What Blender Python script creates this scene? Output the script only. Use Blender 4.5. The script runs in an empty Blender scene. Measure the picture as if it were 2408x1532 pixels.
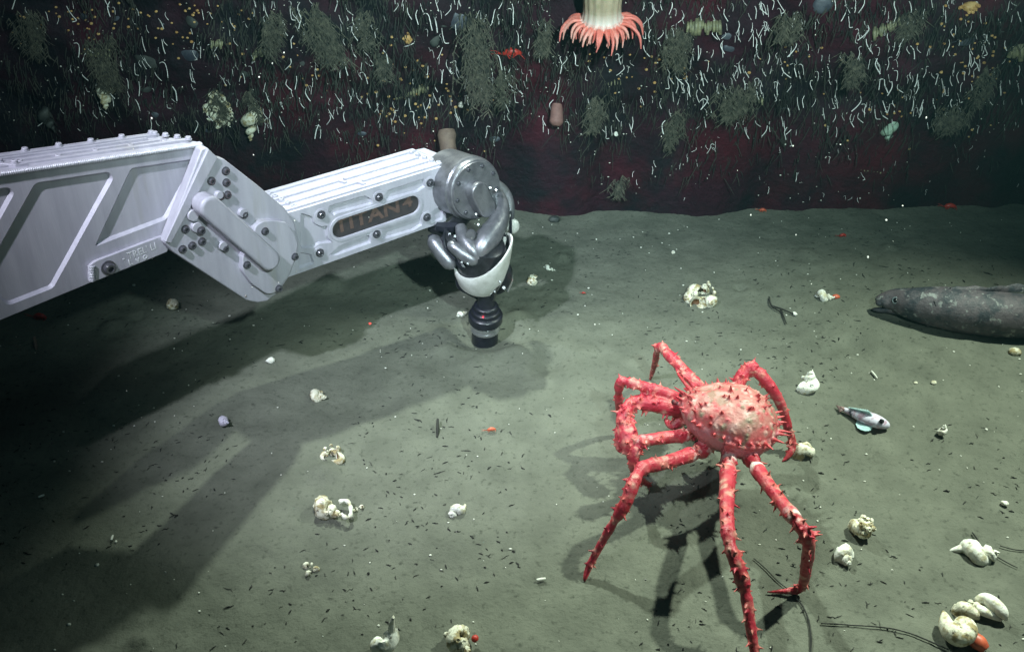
import bpy, bmesh, math, random
from mathutils import Vector, Matrix, noise, kdtree, Euler
V = Vector
R = math.radians
S = bpy.context.scene
COL = S.collection

# ------------------------------------------------------------------ camera
PITCH = R(33); FPX = 2264.0; CX, CY = 1204.0, 766.0      # photo measured on a 2408 x 1532 grid
CAM = V((0, 0, 1.0))
FW = V((0, math.cos(PITCH), -math.sin(PITCH))); UPV = V((0, math.sin(PITCH), math.cos(PITCH)))
cam = bpy.data.cameras.new('camera'); co = bpy.data.objects.new('camera', cam); COL.objects.link(co)
co.location = CAM; co.rotation_euler = (R(90) - PITCH, 0, 0)
cam.sensor_width = 36; cam.lens = 18.0 / (CX / FPX); cam.clip_start = 0.02; cam.clip_end = 200
S.camera = co

# ------------------------------------------------------------------ light
world = bpy.data.worlds.new('World'); S.world = world; world.use_nodes = True
wn = world.node_tree.nodes; wl = world.node_tree.links
bg = wn['Background']; bg.inputs['Strength'].default_value = 0.005
sky = wn.new('ShaderNodeTexSky'); sky.sky_type = 'NISHITA'; sky.sun_disc = False
sky.sun_elevation = R(58); sky.sun_rotation = R(75)
wl.new(sky.outputs[0], bg.inputs[0])

top_fill = bpy.data.lights.new('top_fill', 'SUN'); top_fill.energy = 0.08; top_fill.angle = R(12); top_fill.color = (0.75, 0.95, 1.0)  # soft fill added from above; no sunlight reaches this seabed
so = bpy.data.objects.new('top_fill', top_fill); COL.objects.link(so)
so.rotation_euler = V((-0.45, 0.25, -0.86)).to_track_quat('-Z', 'Y').to_euler()

def spot(name, loc, tgt, watts, cone, blend=0.6, radius=0.03, color=(1, 1, 1)):
    l = bpy.data.lights.new(name, 'SPOT'); l.energy = watts; l.spot_size = R(cone); l.spot_blend = blend
    l.shadow_soft_size = radius; l.color = color
    o = bpy.data.objects.new(name, l); COL.objects.link(o); o.location = loc
    o.rotation_euler = (V(tgt) - V(loc)).to_track_quat('-Z', 'Y').to_euler()
    return o
# floodlights of the vehicle out of view, placed by the shadows; one stands over the cliff
spot('floodlight', (1.10, 1.36, 1.48), (0.66, 0.94, 0.0), 195, 72, 1.0, 0.03, (1.0, 0.95, 0.80))
spot('floodlight', (-0.38, 2.30, 1.60), (0.04, 0.92, 0.0), 225, 41, 1.0, 0.028, (1.0, 0.94, 0.83))
spot('floodlight', (-0.87, 0.16, 1.90), (-0.16, 1.40, 0.14), 265, 31, 0.9, 0.035, (1.0, 0.85, 0.99))
spot('floodlight', (0.40, -0.15, 1.40), (0.10, 1.9, 0.66), 265, 62, 1.0, 0.03, (0.96, 0.98, 0.97))

S.view_settings.view_transform = 'Standard'; S.view_settings.look = 'None'
S.view_settings.exposure = 0.12; S.view_settings.gamma = 1.0

# ------------------------------------------------------------------ helpers
def ray(px, py):
    return FW + V((1, 0, 0)) * ((px - CX) / FPX) + UPV * ((CY - py) / FPX)
def P(px, py, d):
    return CAM + ray(px, py) * d
def PZ(px, py, z):
    r = ray(px, py); return CAM + r * ((z - CAM.z) / r.z)
def proj(p):
    q = V(p) - CAM; d = q.dot(FW)
    return (CX + FPX * q.x / d, CY - FPX * q.dot(UPV) / d)
def depth(p):
    return (V(p) - CAM).dot(FW)
FOOT = PZ(1140, 793, 0.0)
_pr = random.Random(77)
PITS = [(_pr.uniform(-.8, .9), _pr.uniform(.72, 1.85), _pr.uniform(.010, .028), _pr.choice((-1, -1, 1)) * _pr.uniform(.004, .010)) for _ in range(46)]
def n3(x, y, z=0.0):
    return noise.noise(V((x, y, z)))
def gz(x, y):
    h = 0.010 * n3(x * 1.7, y * 1.7, 3.1) + 0.004 * n3(x * 6, y * 6, 7.7) + 0.0030 * n3(x * 20, y * 20, 1.3) + 0.0012 * n3(x * 48, y * 48, 4.4)
    d = math.hypot(x - FOOT.x, y - FOOT.y)
    h += -0.012 * math.exp(-(d / 0.046) ** 2) + 0.012 * math.exp(-((d - 0.078) / 0.03) ** 2) * (0.6 + 0.8 * n3(x * 30, y * 30, 9.0))
    for px_, py_, r_, k_ in PITS:
        if abs(x - px_) < 3 * r_ and abs(y - py_) < 3 * r_: q = ((x - px_) ** 2 + (y - py_) ** 2) / (r_ * r_); h += k_ * math.exp(-q) - .35 * k_ * math.exp(-(math.sqrt(q) - 1.5) ** 2 * 3)
    h += 0.05 * math.exp(-max(0, 2.10 - y) / 0.05) * (0.3 + 0.5 * n3(x * 2.2, 5.0))
    return h
def G(px, py):
    z = 0.0
    for _ in range(6):
        p = PZ(px, py, z); z = gz(p.x, p.y)
    return V((p.x, p.y, z))
def wall_y(x, z):
    y = 2.06 - 0.30 * max(z, 0) + 0.06 * n3(x * 1.3, z * 1.6, 4.0) + 0.045 * n3(x * 4.2, z * 5.5, 8.0) + 0.024 * n3(x * 12, z * 15, 2.0) + 0.009 * n3(x * 33, z * 37, 6.0)
    y -= 0.06 * math.exp(-((x - 0.78) / 0.22) ** 2 - (z / 0.10) ** 2)
    return y
def W(px, py):
    r = ray(px, py); t = 1.2
    while t < 4:
        p = CAM + r * t
        if p.y >= wall_y(p.x, p.z): break
        t += 0.02
    a, b = t - 0.02, t
    for _ in range(10):
        m = (a + b) / 2; p = CAM + r * m
        if p.y >= wall_y(p.x, p.z): b = m
        else: a = m
    return CAM + r * a
def sz(px, p):
    return px * depth(p) / FPX

def tag(o, label=None, cat=None, group=None, kind=None):
    if label: o['label'] = label
    if cat: o['category'] = cat
    if group: o['group'] = group
    if kind: o['kind'] = kind
    return o
def root_of(o):
    while o.parent: o = o.parent
    return o
def thing(name, label, cat, loc, group=None):
    o = bpy.data.objects.new(name, None); COL.objects.link(o); o.location = loc; o.empty_display_size = 0.02
    return tag(o, label, cat, group)
def mesh_from(bm, name, mat, smooth=True):
    me = bpy.data.meshes.new(name); bm.normal_update(); bm.to_mesh(me); bm.free()
    for m in (mat if isinstance(mat, (list, tuple)) else [mat]): me.materials.append(m)
    if smooth: me.polygons.foreach_set('use_smooth', [True] * len(me.polygons))
    return me
def obj(name, bm, mat, parent=None, loc=None, smooth=True, bevel=0.0, sharp=None):
    """link bm (world coordinates) as one mesh object; loc becomes its origin when it is a thing of its own"""
    base = root_of(parent).location if parent else V(loc or (0, 0, 0))
    bmesh.ops.translate(bm, verts=bm.verts, vec=-V(base))
    me = mesh_from(bm, name, mat, smooth)
    o = bpy.data.objects.new(name, me); COL.objects.link(o)
    if parent: o.parent = parent
    else: o.location = base
    if smooth and sharp is not None:
        me.set_sharp_from_angle(angle=R(sharp))
    if bevel:
        m = o.modifiers.new('bevel', 'BEVEL'); m.width = bevel; m.segments = 2; m.limit_method = 'ANGLE'; m.angle_limit = R(35)
        m.harden_normals = True
    return o
def put(name, me, mtx, parent=None):
    o = bpy.data.objects.new(name, me); COL.objects.link(o)
    if parent:
        o.parent = parent; mtx = Matrix.Translation(-root_of(parent).location) @ mtx
    o.matrix_local = mtx
    return o

def tube(bm, pts, radii, n=8, cap=True, flat=1.0, up=None):
    pts = [V(p) for p in pts]
    if not isinstance(radii, (list, tuple)): radii = [radii] * len(pts)
    rings = []; ref = None
    for i, p in enumerate(pts):
        a = pts[max(0, i - 1)]; b = pts[min(len(pts) - 1, i + 1)]
        t = (b - a)
        if t.length < 1e-9: t = V((0, 0, 1))
        t.normalize()
        if ref is None:
            ref = V(up) if up else (V((0, 0, 1)) if abs(t.z) < 0.9 else V((1, 0, 0)))
        u = (ref - t * ref.dot(t))
        if u.length < 1e-6: u = t.orthogonal()
        u.normalize(); ref = u; v = t.cross(u)
        r = radii[i]
        rings.append([bm.verts.new(p + (u * math.cos(k * 2 * math.pi / n) * flat + v * math.sin(k * 2 * math.pi / n)) * r) for k in range(n)])
    for a, b in zip(rings, rings[1:]):
        for k in range(n):
            bm.faces.new((a[k], a[(k + 1) % n], b[(k + 1) % n], b[k]))
    if cap:
        bm.faces.new(list(reversed(rings[0]))); bm.faces.new(rings[-1])
    return rings
def curve(pts, k=4):
    """Catmull-Rom through tuples of any size"""
    out = []; n = len(pts)
    for i in range(n - 1):
        p0, p1, p2, p3 = pts[max(0, i - 1)], pts[i], pts[i + 1], pts[min(n - 1, i + 2)]
        for s in range(k):
            t = s / k
            out.append(tuple(0.5 * ((2 * b) + (-a + c) * t + (2 * a - 5 * b + 4 * c - d) * t * t + (-a + 3 * b - 3 * c + d) * t ** 3) for a, b, c, d in zip(p0, p1, p2, p3)))
    out.append(tuple(pts[-1])); return out
def lathe(bm, base, axis, prof, n=24, cap=True):
    axis = V(axis).normalized()
    pts = [V(base) + axis * z for r, z in prof]
    u = axis.orthogonal().normalized(); v = axis.cross(u)
    rings = [[bm.verts.new(p + (u * math.cos(k * 2 * math.pi / n) + v * math.sin(k * 2 * math.pi / n)) * max(r, 1e-5)) for k in range(n)] for p, (r, z) in zip(pts, prof)]
    for a, b in zip(rings, rings[1:]):
        for k in range(n): bm.faces.new((a[k], a[(k + 1) % n], b[(k + 1) % n], b[k]))
    if cap:
        bm.faces.new(list(reversed(rings[0]))); bm.faces.new(rings[-1])
def ball(bm, c, r, sub=2, scale=(1, 1, 1), rough=0.0, seed=0, freq=2.0):
    res = bmesh.ops.create_icosphere(bm, subdivisions=sub, radius=1.0)
    for v in res['verts']:
        d = v.co.copy()
        k = 1 + rough * noise.noise(d * freq + V((seed * 7.3, seed * 1.7, seed * 3.1)))
        v.co = V(c) + V((d.x * scale[0], d.y * scale[1], d.z * scale[2])) * r * k
    return res['verts']

# ------------------------------------------------------------------ materials
def mat(name, c1, c2=None, scale=20.0, rough=0.6, bump=0.0, bscale=None, metal=0.0, lo=0.35, hi=0.65, c3=None, c3at=None, spec=0.5, stretch=None, vcol=False, sss=0.0, alpha=1.0, bump2=None):
    m = bpy.data.materials.new(name); m.use_nodes = True
    nt = m.node_tree; ns = nt.nodes; ln = nt.links; b = ns['Principled BSDF']
    b.inputs['Roughness'].default_value = rough; b.inputs['Metallic'].default_value = metal
    b.inputs['Specular IOR Level'].default_value = spec
    if alpha < 1: b.inputs['Alpha'].default_value = alpha
    if sss:
        b.inputs['Subsurface Weight'].default_value = sss; b.inputs['Subsurface Radius'].default_value = (0.012, 0.005, 0.004); b.inputs['Subsurface Scale'].default_value = 0.5
    geo = ns.new('ShaderNodeNewGeometry'); vec = geo.outputs['Position']
    if stretch:
        mp = ns.new('ShaderNodeMapping'); mp.inputs['Scale'].default_value = stretch; ln.new(vec, mp.inputs['Vector']); vec = mp.outputs[0]
    def nz(sc, det=5.0):
        t = ns.new('ShaderNodeTexNoise'); t.inputs['Scale'].default_value = sc; t.inputs['Detail'].default_value = det; t.inputs['Roughness'].default_value = 0.6
        ln.new(vec, t.inputs['Vector']); return t.outputs['Fac']
    def ramp(f, lo, hi):
        r = ns.new('ShaderNodeMapRange'); r.inputs[1].default_value = lo; r.inputs[2].default_value = hi; ln.new(f, r.inputs[0]); return r.outputs[0]
    def mix(f, a, c):
        x = ns.new('ShaderNodeMix'); x.data_type = 'RGBA'; ln.new(f, x.inputs['Factor'])
        for s, val in (('A', a), ('B', c)):
            i = [k for k in x.inputs if k.name == s and k.type == 'RGBA'][0]
            if hasattr(val, 'links'): ln.new(val, i)
            else: i.default_value = (*val, 1)
        return [k for k in x.outputs if k.type == 'RGBA'][0]
    out = None
    if vcol:
        at = ns.new('ShaderNodeAttribute'); at.attribute_name = 'Col'; out = at.outputs['Color']
        if c2:
            out = mix(ramp(nz(scale), lo, hi), out, c2)
    elif c2: out = mix(ramp(nz(scale), lo, hi), c1, c2)
    if c3: out = mix(ramp(nz(c3at[0]), c3at[1], c3at[2]), out, c3)
    if out is not None: ln.new(out, b.inputs['Base Color'])
    else: b.inputs['Base Color'].default_value = (*c1, 1)
    if bump2:
        b2 = ns.new('ShaderNodeBump'); b2.inputs['Strength'].default_value = 0.5; b2.inputs['Distance'].default_value = bump2[0]; ln.new(nz(bump2[1], 8.0), b2.inputs['Height']); ln.new(b2.outputs[0], b.inputs['Normal'])
    if bump:
        bp = ns.new('ShaderNodeBump'); bp.inputs['Strength'].default_value = 0.6; bp.inputs['Distance'].default_value = bump
        ln.new(nz(bscale or scale), bp.inputs['Height']); ln.new(bp.outputs[0], b.inputs['Normal'])
        if bump2: ln.new(b2.outputs[0], bp.inputs['Normal'])
    return m
M = dict(
    silt=mat('silt', (0.146, 0.152, 0.120), (0.096, 0.101, 0.080), 14, 0.95, 0.006, 55, lo=0.3, hi=0.72, c3=(0.060, 0.064, 0.050), c3at=(120, 0.56, 0.74), spec=0.1, bump2=(0.0020, 320)),
    rock=mat('rock', (0.028, 0.0062, 0.014), (0.009, 0.0075, 0.011), 8, 0.75, 0.012, 60, lo=0.38, hi=0.60, c3=(0.058, 0.006, 0.014), c3at=(3.4, 0.50, 0.66), spec=0.2, bump2=(0.004, 220)),
    alu=mat('anodised_aluminium', (0.45, 0.44, 0.50), (0.37, 0.36, 0.42), 60, 0.56, 0.0004, 500, metal=0.2, spec=0.35, stretch=(1, 1, 0.12), c3=(0.36, 0.35, 0.35), c3at=(22, 0.60, 0.74)),
    alu2=mat('cast_aluminium', (0.25, 0.25, 0.27), (0.16, 0.16, 0.18), 70, 0.36, 0.0006, 300, metal=0.65),
    steel=mat('dark_polished_steel', (0.055, 0.055, 0.065), None, rough=0.14, metal=0.0, spec=0.9),
    bright=mat('bright_steel', (0.50, 0.50, 0.52), None, rough=0.22, metal=0.8),
    dsteel=mat('dark_gripper_metal', (0.06, 0.06, 0.07), (0.03, 0.03, 0.035), 80, 0.28, metal=0.7),
    weld=mat('weld_metal', (0.62, 0.62, 0.66), (0.45, 0.45, 0.5), 200, 0.4, metal=0.3),
    white=mat('white_plastic', (0.60, 0.60, 0.58), (0.42, 0.42, 0.39), 45, 0.65),
    black=mat('black_rubber', (0.008, 0.008, 0.013), (0.016, 0.016, 0.024), 90, 0.35),
    copper=mat('copper_letters', (0.115, 0.070, 0.055), (0.075, 0.050, 0.045), 120, 0.6),
    plate=mat('dark_name_plate', (0.040, 0.033, 0.034), (0.026, 0.023, 0.026), 120, 0.6),
    paint=mat('worn_white_paint', (0.72, 0.72, 0.74), (0.5, 0.5, 0.53), 400, 0.7),
    shell=mat('cream_shell', (0.72, 0.70, 0.56), (0.34, 0.27, 0.13), 85, 0.7, 0.003, 170, lo=0.47, hi=0.60, c3=(0.10, 0.085, 0.05), c3at=(130, 0.60, 0.68)),
    pale=mat('white_shell', (0.80, 0.80, 0.72), (0.48, 0.44, 0.28), 90, 0.65, 0.0025, 180, lo=0.50, hi=0.66, c3=(0.16, 0.15, 0.10), c3at=(150, 0.64, 0.70)),
    lilac=mat('lilac_shell', (0.60, 0.56, 0.66), (0.40, 0.37, 0.46), 90, 0.6, 0.001, 200),
    green=mat('greenish_shell', (0.42, 0.58, 0.46), (0.25, 0.34, 0.25), 60, 0.6, 0.0015, 150),
    throat=mat('shell_throat', (0.20, 0.09, 0.03), (0.05, 0.025, 0.012), 60, 0.7),
    tubeworm=mat('white_tube', (0.80, 0.80, 0.78), None, rough=0.6),
    cup=mat('ochre_polyp', (0.60, 0.40, 0.16), (0.42, 0.22, 0.07), 70, 0.5),
    limpet=mat('grey_limpet', (0.065, 0.070, 0.062), (0.032, 0.036, 0.036), 60, 0.6, 0.002, 120),
    blue=mat('bluish_limpet', (0.075, 0.085, 0.105), (0.030, 0.034, 0.050), 50, 0.5, 0.002, 120),
    capsule=mat('yellowish_capsule', (0.26, 0.25, 0.14), (0.11, 0.11, 0.07), 120, 0.5),
    hydroid=mat('olive_hydroid', (0.125, 0.118, 0.082), (0.026, 0.028, 0.023), 130, 0.8),
    turf=mat('dark_turf', (0.055, 0.054, 0.040), (0.010, 0.012, 0.013), 22, 0.9),
    debris=mat('dark_debris', (0.022, 0.022, 0.018), (0.010, 0.010, 0.009), 60, 0.9),
    grit=mat('pale_grit', (0.66, 0.66, 0.58), None, rough=0.7),
    red=mat('red_flesh', (0.50, 0.035, 0.020), (0.32, 0.02, 0.015), 80, 0.4),
    orange=mat('orange_flesh', (0.62, 0.13, 0.06), (0.45, 0.08, 0.04), 80, 0.45),
    tan=mat('tan_column', (0.22, 0.155, 0.115), (0.15, 0.10, 0.08), 60, 0.7, 0.002, 120),
    pinktan=mat('pink_column', (0.26, 0.135, 0.115), (0.18, 0.09, 0.08), 60, 0.7, 0.002, 120),
    crab=mat('crab_shell', None, (0.46, 0.15, 0.14), 130, 0.45, 0.0022, 170, lo=0.58, hi=0.85, vcol=True),
    anem=mat('anemone_flesh', None, None, rough=0.45, vcol=True, bump=0.001, bscale=200, sss=0.15),
    eel=mat('mottled_skin', (0.085, 0.072, 0.080), (0.026, 0.032, 0.040), 30, 0.6, 0.003, 140, lo=0.44, hi=0.58, c3=(0.22, 0.23, 0.22), c3at=(75, 0.585, 0.66)),
    fish=mat('pale_fish_skin', None, (0.40, 0.36, 0.46), 160, 0.35, lo=0.55, hi=0.70, vcol=True),
    fin=mat('turquoise_fin', (0.42, 0.62, 0.62), (0.34, 0.52, 0.52), 150, 0.35),
    eye=mat('dark_eye', (0.004, 0.004, 0.006), None, rough=0.12),
    eyering=mat('pale_eye_ring', (0.12, 0.15, 0.16), None, rough=0.3),
)
# ------------------------------------------------------------------ seabed and cliff
def axis_steps(lo, hi, flo, fhi, fine, coarse):
    out = []; x = lo
    while x < hi:
        out.append(x); x += fine if flo <= x < fhi else coarse
    return out + [hi]
def sheet(xs, ys, f):
    bm = bmesh.new()
    g = [[bm.verts.new(f(x, y)) for x in xs] for y in ys]
    for j in range(len(ys) - 1):
        for i in range(len(xs) - 1):
            bm.faces.new((g[j][i], g[j][i + 1], g[j + 1][i + 1], g[j + 1][i]))
    return bm
tag(obj('seabed', sheet(axis_steps(-9, 9, -1.1, 1.3, 0.0085, 0.25), axis_steps(-9, 2.7, 0.65, 2.25, 0.0085, 0.25), lambda x, y: V((x, y, gz(x, y)))), M['silt']), kind='structure')
ZT = 0.62                                             # unseen cliff top, cut low and flat so the back floodlight clears it
cliff_bm = sheet(axis_steps(-9, 9, -1.5, 1.5, 0.013, 0.25), axis_steps(-0.15, 8.0, -0.05, 0.75, 0.013, 0.4), lambda x, z: V((x, wall_y(x, z), z)) if z <= ZT else V((x, wall_y(x, ZT) + z - ZT, ZT + 0.02 * (z - ZT) + 0.02 * n3(x * 3, z * 3))))
tag(obj('cliff', cliff_bm, M['rock'], smooth=True), kind='structure')

# ------------------------------------------------------------------ robot arm
Z1 = lambda x, y: ((0 + x / 2.432) * 0.7838, (350 + y / 2.432) * 0.7838)
Z2 = lambda x, y: ((750 + x / 2.321) * 0.7838, (400 + y / 2.321) * 0.7838)
class Frame:
    def __init__(s, p0, p1, roll=0.0):
        s.o = V(p0); s.a = (V(p1) - s.o).normalized()
        w = V((0, 0, 1)); w = (w - s.a * w.dot(s.a)).normalized()
        w = Matrix.Rotation(roll, 3, s.a) @ w
        s.w = w; s.n = s.a.cross(w).normalized()
        if s.n.dot(CAM - s.o) < 0: s.n = -s.n
    def hit(s, q, h=0.0):
        r = ray(*q); o = s.o + s.n * h
        return CAM + r * ((o - CAM).dot(s.n) / r.dot(s.n))
    def uv(s, q, h=0.0):
        p = s.hit(q, h) - s.o; return (p.dot(s.a), p.dot(s.w))
    def pt(s, uv, h=0.0):
        return s.o + s.a * uv[0] + s.w * uv[1] + s.n * h
    def mtx(s, uv, h=0.0, spin=0.0):
        m = Matrix((s.a, s.w, s.n)).transposed()
        if m.determinant() < 0: m = Matrix((-s.a, s.w, s.n)).transposed()
        return Matrix.Translation(s.pt(uv, h)) @ m.to_4x4() @ Matrix.Rotation(spin, 4, 'Z')
def solve_back(fr, src, dst, guess=0.10):
    p = fr.hit(src); best = None
    for i in range(60):
        al = 0.02 + i * 0.004
        for j in range(-40, 41):
            be = j * 0.003
            q = proj(p - fr.n * al + fr.a * be); e = (q[0] - dst[0]) ** 2 + (q[1] - dst[1]) ** 2
            if best is None or e < best[0]: best = (e, al, be)
    return -fr.n * best[1] + fr.a * best[2]
def prism(bm, pts, vec):
    f = [bm.verts.new(p) for p in pts]; b = [bm.verts.new(V(p) + V(vec)) for p in pts]; n = len(f)
    bm.faces.new(f); bm.faces.new(list(reversed(b)))
    for i in range(n): bm.faces.new((f[i], b[i], b[(i + 1) % n], f[(i + 1) % n]))
def fix(bm):
    bmesh.ops.recalc_face_normals(bm, faces=bm.faces); return bm
def rounded(uv, r, k=4):
    out = []; n = len(uv)
    for i in range(n):
        p = V(uv[i]); a = V(uv[i - 1]) - p; b = V(uv[(i + 1) % n]) - p
        d = min(r, a.length * 0.45, b.length * 0.45); a = p + a.normalized() * d; b = p + b.normalized() * d
        for j in range(k + 1):
            t = j / k; q = a * (1 - t) ** 2 + p * 2 * t * (1 - t) + b * t * t; out.append((q.x, q.y))
    return out
def pill(a, b, r, k=8, r2=None):
    a = V(a); b = V(b); d = math.atan2((b - a).y, (b - a).x); r2 = r2 or r
    return [((b.x + r2 * math.cos(d - math.pi / 2 + math.pi * i / k)), (b.y + r2 * math.sin(d - math.pi / 2 + math.pi * i / k))) for i in range(k + 1)] + \
           [((a.x + r * math.cos(d + math.pi / 2 + math.pi * i / k)), (a.y + r * math.sin(d + math.pi / 2 + math.pi * i / k))) for i in range(k + 1)]
def inset(uv, d):
    """move every point of a loop inwards by about d"""
    n = len(uv); ar = sum(uv[i][0] * uv[(i + 1) % n][1] - uv[(i + 1) % n][0] * uv[i][1] for i in range(n)); s = 1 if ar > 0 else -1
    out = []
    for i in range(n):
        p0, p1, p2 = V(uv[i - 1]), V(uv[i]), V(uv[(i + 1) % n]); e = (p1 - p0); f = (p2 - p1)
        if e.length < 1e-7: e = f
        if f.length < 1e-7: f = e
        e = e.normalized(); f = f.normalized(); t = (e + f)
        t = t.normalized() if t.length > 1e-6 else e
        nrm = V((-t.y, t.x)) * s; k = max(0.5, nrm.dot(V((-e.y, e.x)) * s)); q = p1 + nrm * d / k; out.append((q.x, q.y))
    return out
def pocketed(fr, outer, holes, h, dep, ch):          # the pocket floors are the box behind
    """face sheet with chamfered pockets; outer rim runs back by dep"""
    bm = bmesh.new(); edges = []
    def loop(uv, hh): return [bm.verts.new(fr.pt(p, hh)) for p in uv]
    tops = []
    for uv in [outer] + holes:
        l = loop(uv, h); tops.append(l)
        for i in range(len(l)): edges.append(bm.edges.new((l[i], l[(i + 1) % len(l)])))
    bmesh.ops.triangle_fill(bm, use_beauty=True, use_dissolve=False, edges=edges)
    for k, (uv, l) in enumerate(zip([outer] + holes, tops)):
        lo = loop(uv if k == 0 else inset(uv, ch), h - dep); n = len(l)
        for i in range(n): bm.faces.new((l[i], l[(i + 1) % n], lo[(i + 1) % n], lo[i]))
    return fix(bm)

def bolt_mesh(name, r, m):
    bm = bmesh.new()
    prof = [(r * 1.25, 0), (r * 1.25, r * 0.18), (r * 0.98, r * 0.2), (r * 0.98, r * 0.85), (r * 0.82, r * 1.05)]
    lathe(bm, (0, 0, 0), (0, 0, 1), prof, 20, cap=False)
    top = [v for v in bm.verts if abs(v.co.z - r * 1.05) < 1e-7]
    top.sort(key=lambda v: math.atan2(v.co.y, v.co.x))
    n = len(top)
    hexr = [bm.verts.new((r * 0.52 * math.cos(k * 2 * math.pi / n) / max(0.866, math.cos(((k * 2 * math.pi / n) % (math.pi / 3)) - math.pi / 6)) * 0.9, r * 0.52 * math.sin(k * 2 * math.pi / n) / max(0.866, math.cos(((k * 2 * math.pi / n) % (math.pi / 3)) - math.pi / 6)) * 0.9, r * 1.05)) for k in range(n)]
    low = [bm.verts.new((v.co.x, v.co.y, r * 0.4)) for v in hexr]
    top = sorted(top, key=lambda v: math.atan2(v.co.y, v.co.x) % (2 * math.pi))
    for k in range(n):
        j = (k + 1) % n
        bm.faces.new((top[k], top[j], hexr[j], hexr[k])); bm.faces.new((hexr[k], hexr[j], low[j], low[k]))
    bm.faces.new(low); fix(bm)
    me = mesh_from(bm, name, m); me.set_sharp_from_angle(angle=R(30)); return me
BOLT = bolt_mesh('bolt', 1.0, M['steel']); SCREW = bolt_mesh('screw', 1.0, M['alu'])
def bolt(parent, fr, uv, h, r):
    return put('bolt', BOLT, fr.mtx(uv, h) @ Matrix.Scale(r, 4), parent)

UA = Frame(P(*Z1(0, 400), 1.19), P(*Z1(1475, 190), 1.38))
arm = thing('robot_arm', 'silver jointed metal manipulator arm reaching in over the seabed', 'robot arm', UA.pt((0.1, -0.1)))
uu = lambda pts, h=0.0, fr=UA, z=Z1: [fr.uv(z(*q), h) for q in pts]
# upper arm box
outer = uu([(-560, 486), (0, 402), (1475, 190), (1500, 235), (1470, 430), (1205, 925), (1195, 990), (660, 1208), (0, 1482), (-420, 1652)])
holes = [rounded(uu([(255, 482), (795, 400), (832, 445), (388, 1250), (60, 1378), (-150, 1200)]), 0.006),
         rounded(uu([(-520, 600), (65, 512), (108, 556), (-310, 1310), (-600, 1420)]), 0.006),
         rounded(uu([(955, 374), (1412, 308), (1434, 345), (1215, 750), (688, 950)]), 0.006)]
bk = solve_back(UA, Z1(1475, 190), Z1(1140, 140))
bk = bk.normalized() * min(bk.length, 0.16)
ua = obj('upper_arm_panel', pocketed(UA, outer, holes, 0.0, 0.0074, 0.0062), M['alu'], arm, sharp=30)
bm = bmesh.new(); prism(bm, [UA.pt(p, -0.0048) for p in outer], bk); fix(bm)
box = obj('upper_arm_box', bm, M['alu'], arm, bevel=0.002, sharp=30)
# weld bead along the top edge
bm = bmesh.new()
e0, e1 = UA.pt(UA.uv(Z1(-500, 482)), 0.001), UA.pt(UA.uv(Z1(1468, 196)), 0.001)
bm_pts = [e0.lerp(e1, i / 560) - UA.w * 0.0015 for i in range(561)]
tube(bm, bm_pts, [0.0031 + 0.0013 * math.sin(i * 1.57) for i in range(561)], 7)
obj('weld_bead', bm, M['weld'], box)
# ribs and screws on the top
tn = bk.cross(UA.a); tn = tn if tn.z > 0 else -tn; tn.normalize()
TL, TR = UA.pt(UA.uv(Z1(-500, 482)), -0.0072), UA.pt(UA.uv(Z1(1475, 190)), -0.0072)
def top_pt(s, t, h=0.0): return TL.lerp(TR, s) + bk * t + tn * h
for t0, t1, s0, s1 in ((0.10, 0.22, 0, 0.985), (0.36, 0.42, 0.27, 0.90), (0.62, 0.68, 0.27, 0.90), (0.80, 0.98, 0, 0.985)):
    bm = bmesh.new(); prism(bm, [top_pt(s0, t0, 0.004), top_pt(s1, t0, 0.004), top_pt(s1, t1, 0.004), top_pt(s0, t1, 0.004)], -tn * 0.0045); fix(bm)
    obj('top_rib', bm, M['alu'], box, bevel=0.001, sharp=30)
bm = bmesh.new(); prism(bm, [top_pt(0.28, 0.0, 0.005), top_pt(0.325, 0.0, 0.005), top_pt(0.265, 0.98, 0.005), top_pt(0.22, 0.98, 0.005)], -tn * 0.0055); fix(bm)
obj('cross_strap', bm, M['alu'], box, bevel=0.001, sharp=30)
def tmtx(p):
    x = UA.a; z = tn; y = z.cross(x).normalized()
    return Matrix.Translation(p) @ Matrix((x, y, z)).transposed().to_4x4()
for i in range(8): put('screw', SCREW, tmtx(top_pt(0.10 + i * 0.124, 0.90, 0.004)) @ Matrix.Scale(0.0042, 4), box)
for i in range(5): put('screw', SCREW, tmtx(top_pt(0.345 + i * 0.14, 0.30, 0.0)) @ Matrix.Scale(0.0042, 4), box)
for t in (0.12, 0.36, 0.62, 0.86): put('screw', SCREW, tmtx(top_pt(0.975, t, 0.003)) @ Matrix.Scale(0.0042, 4), box)
for t in (0.10, 0.34, 0.58): put('screw', SCREW, tmtx(top_pt(0.30 - 0.045 * t, t, 0.005)) @ Matrix.Scale(0.0042, 4), box)
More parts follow.
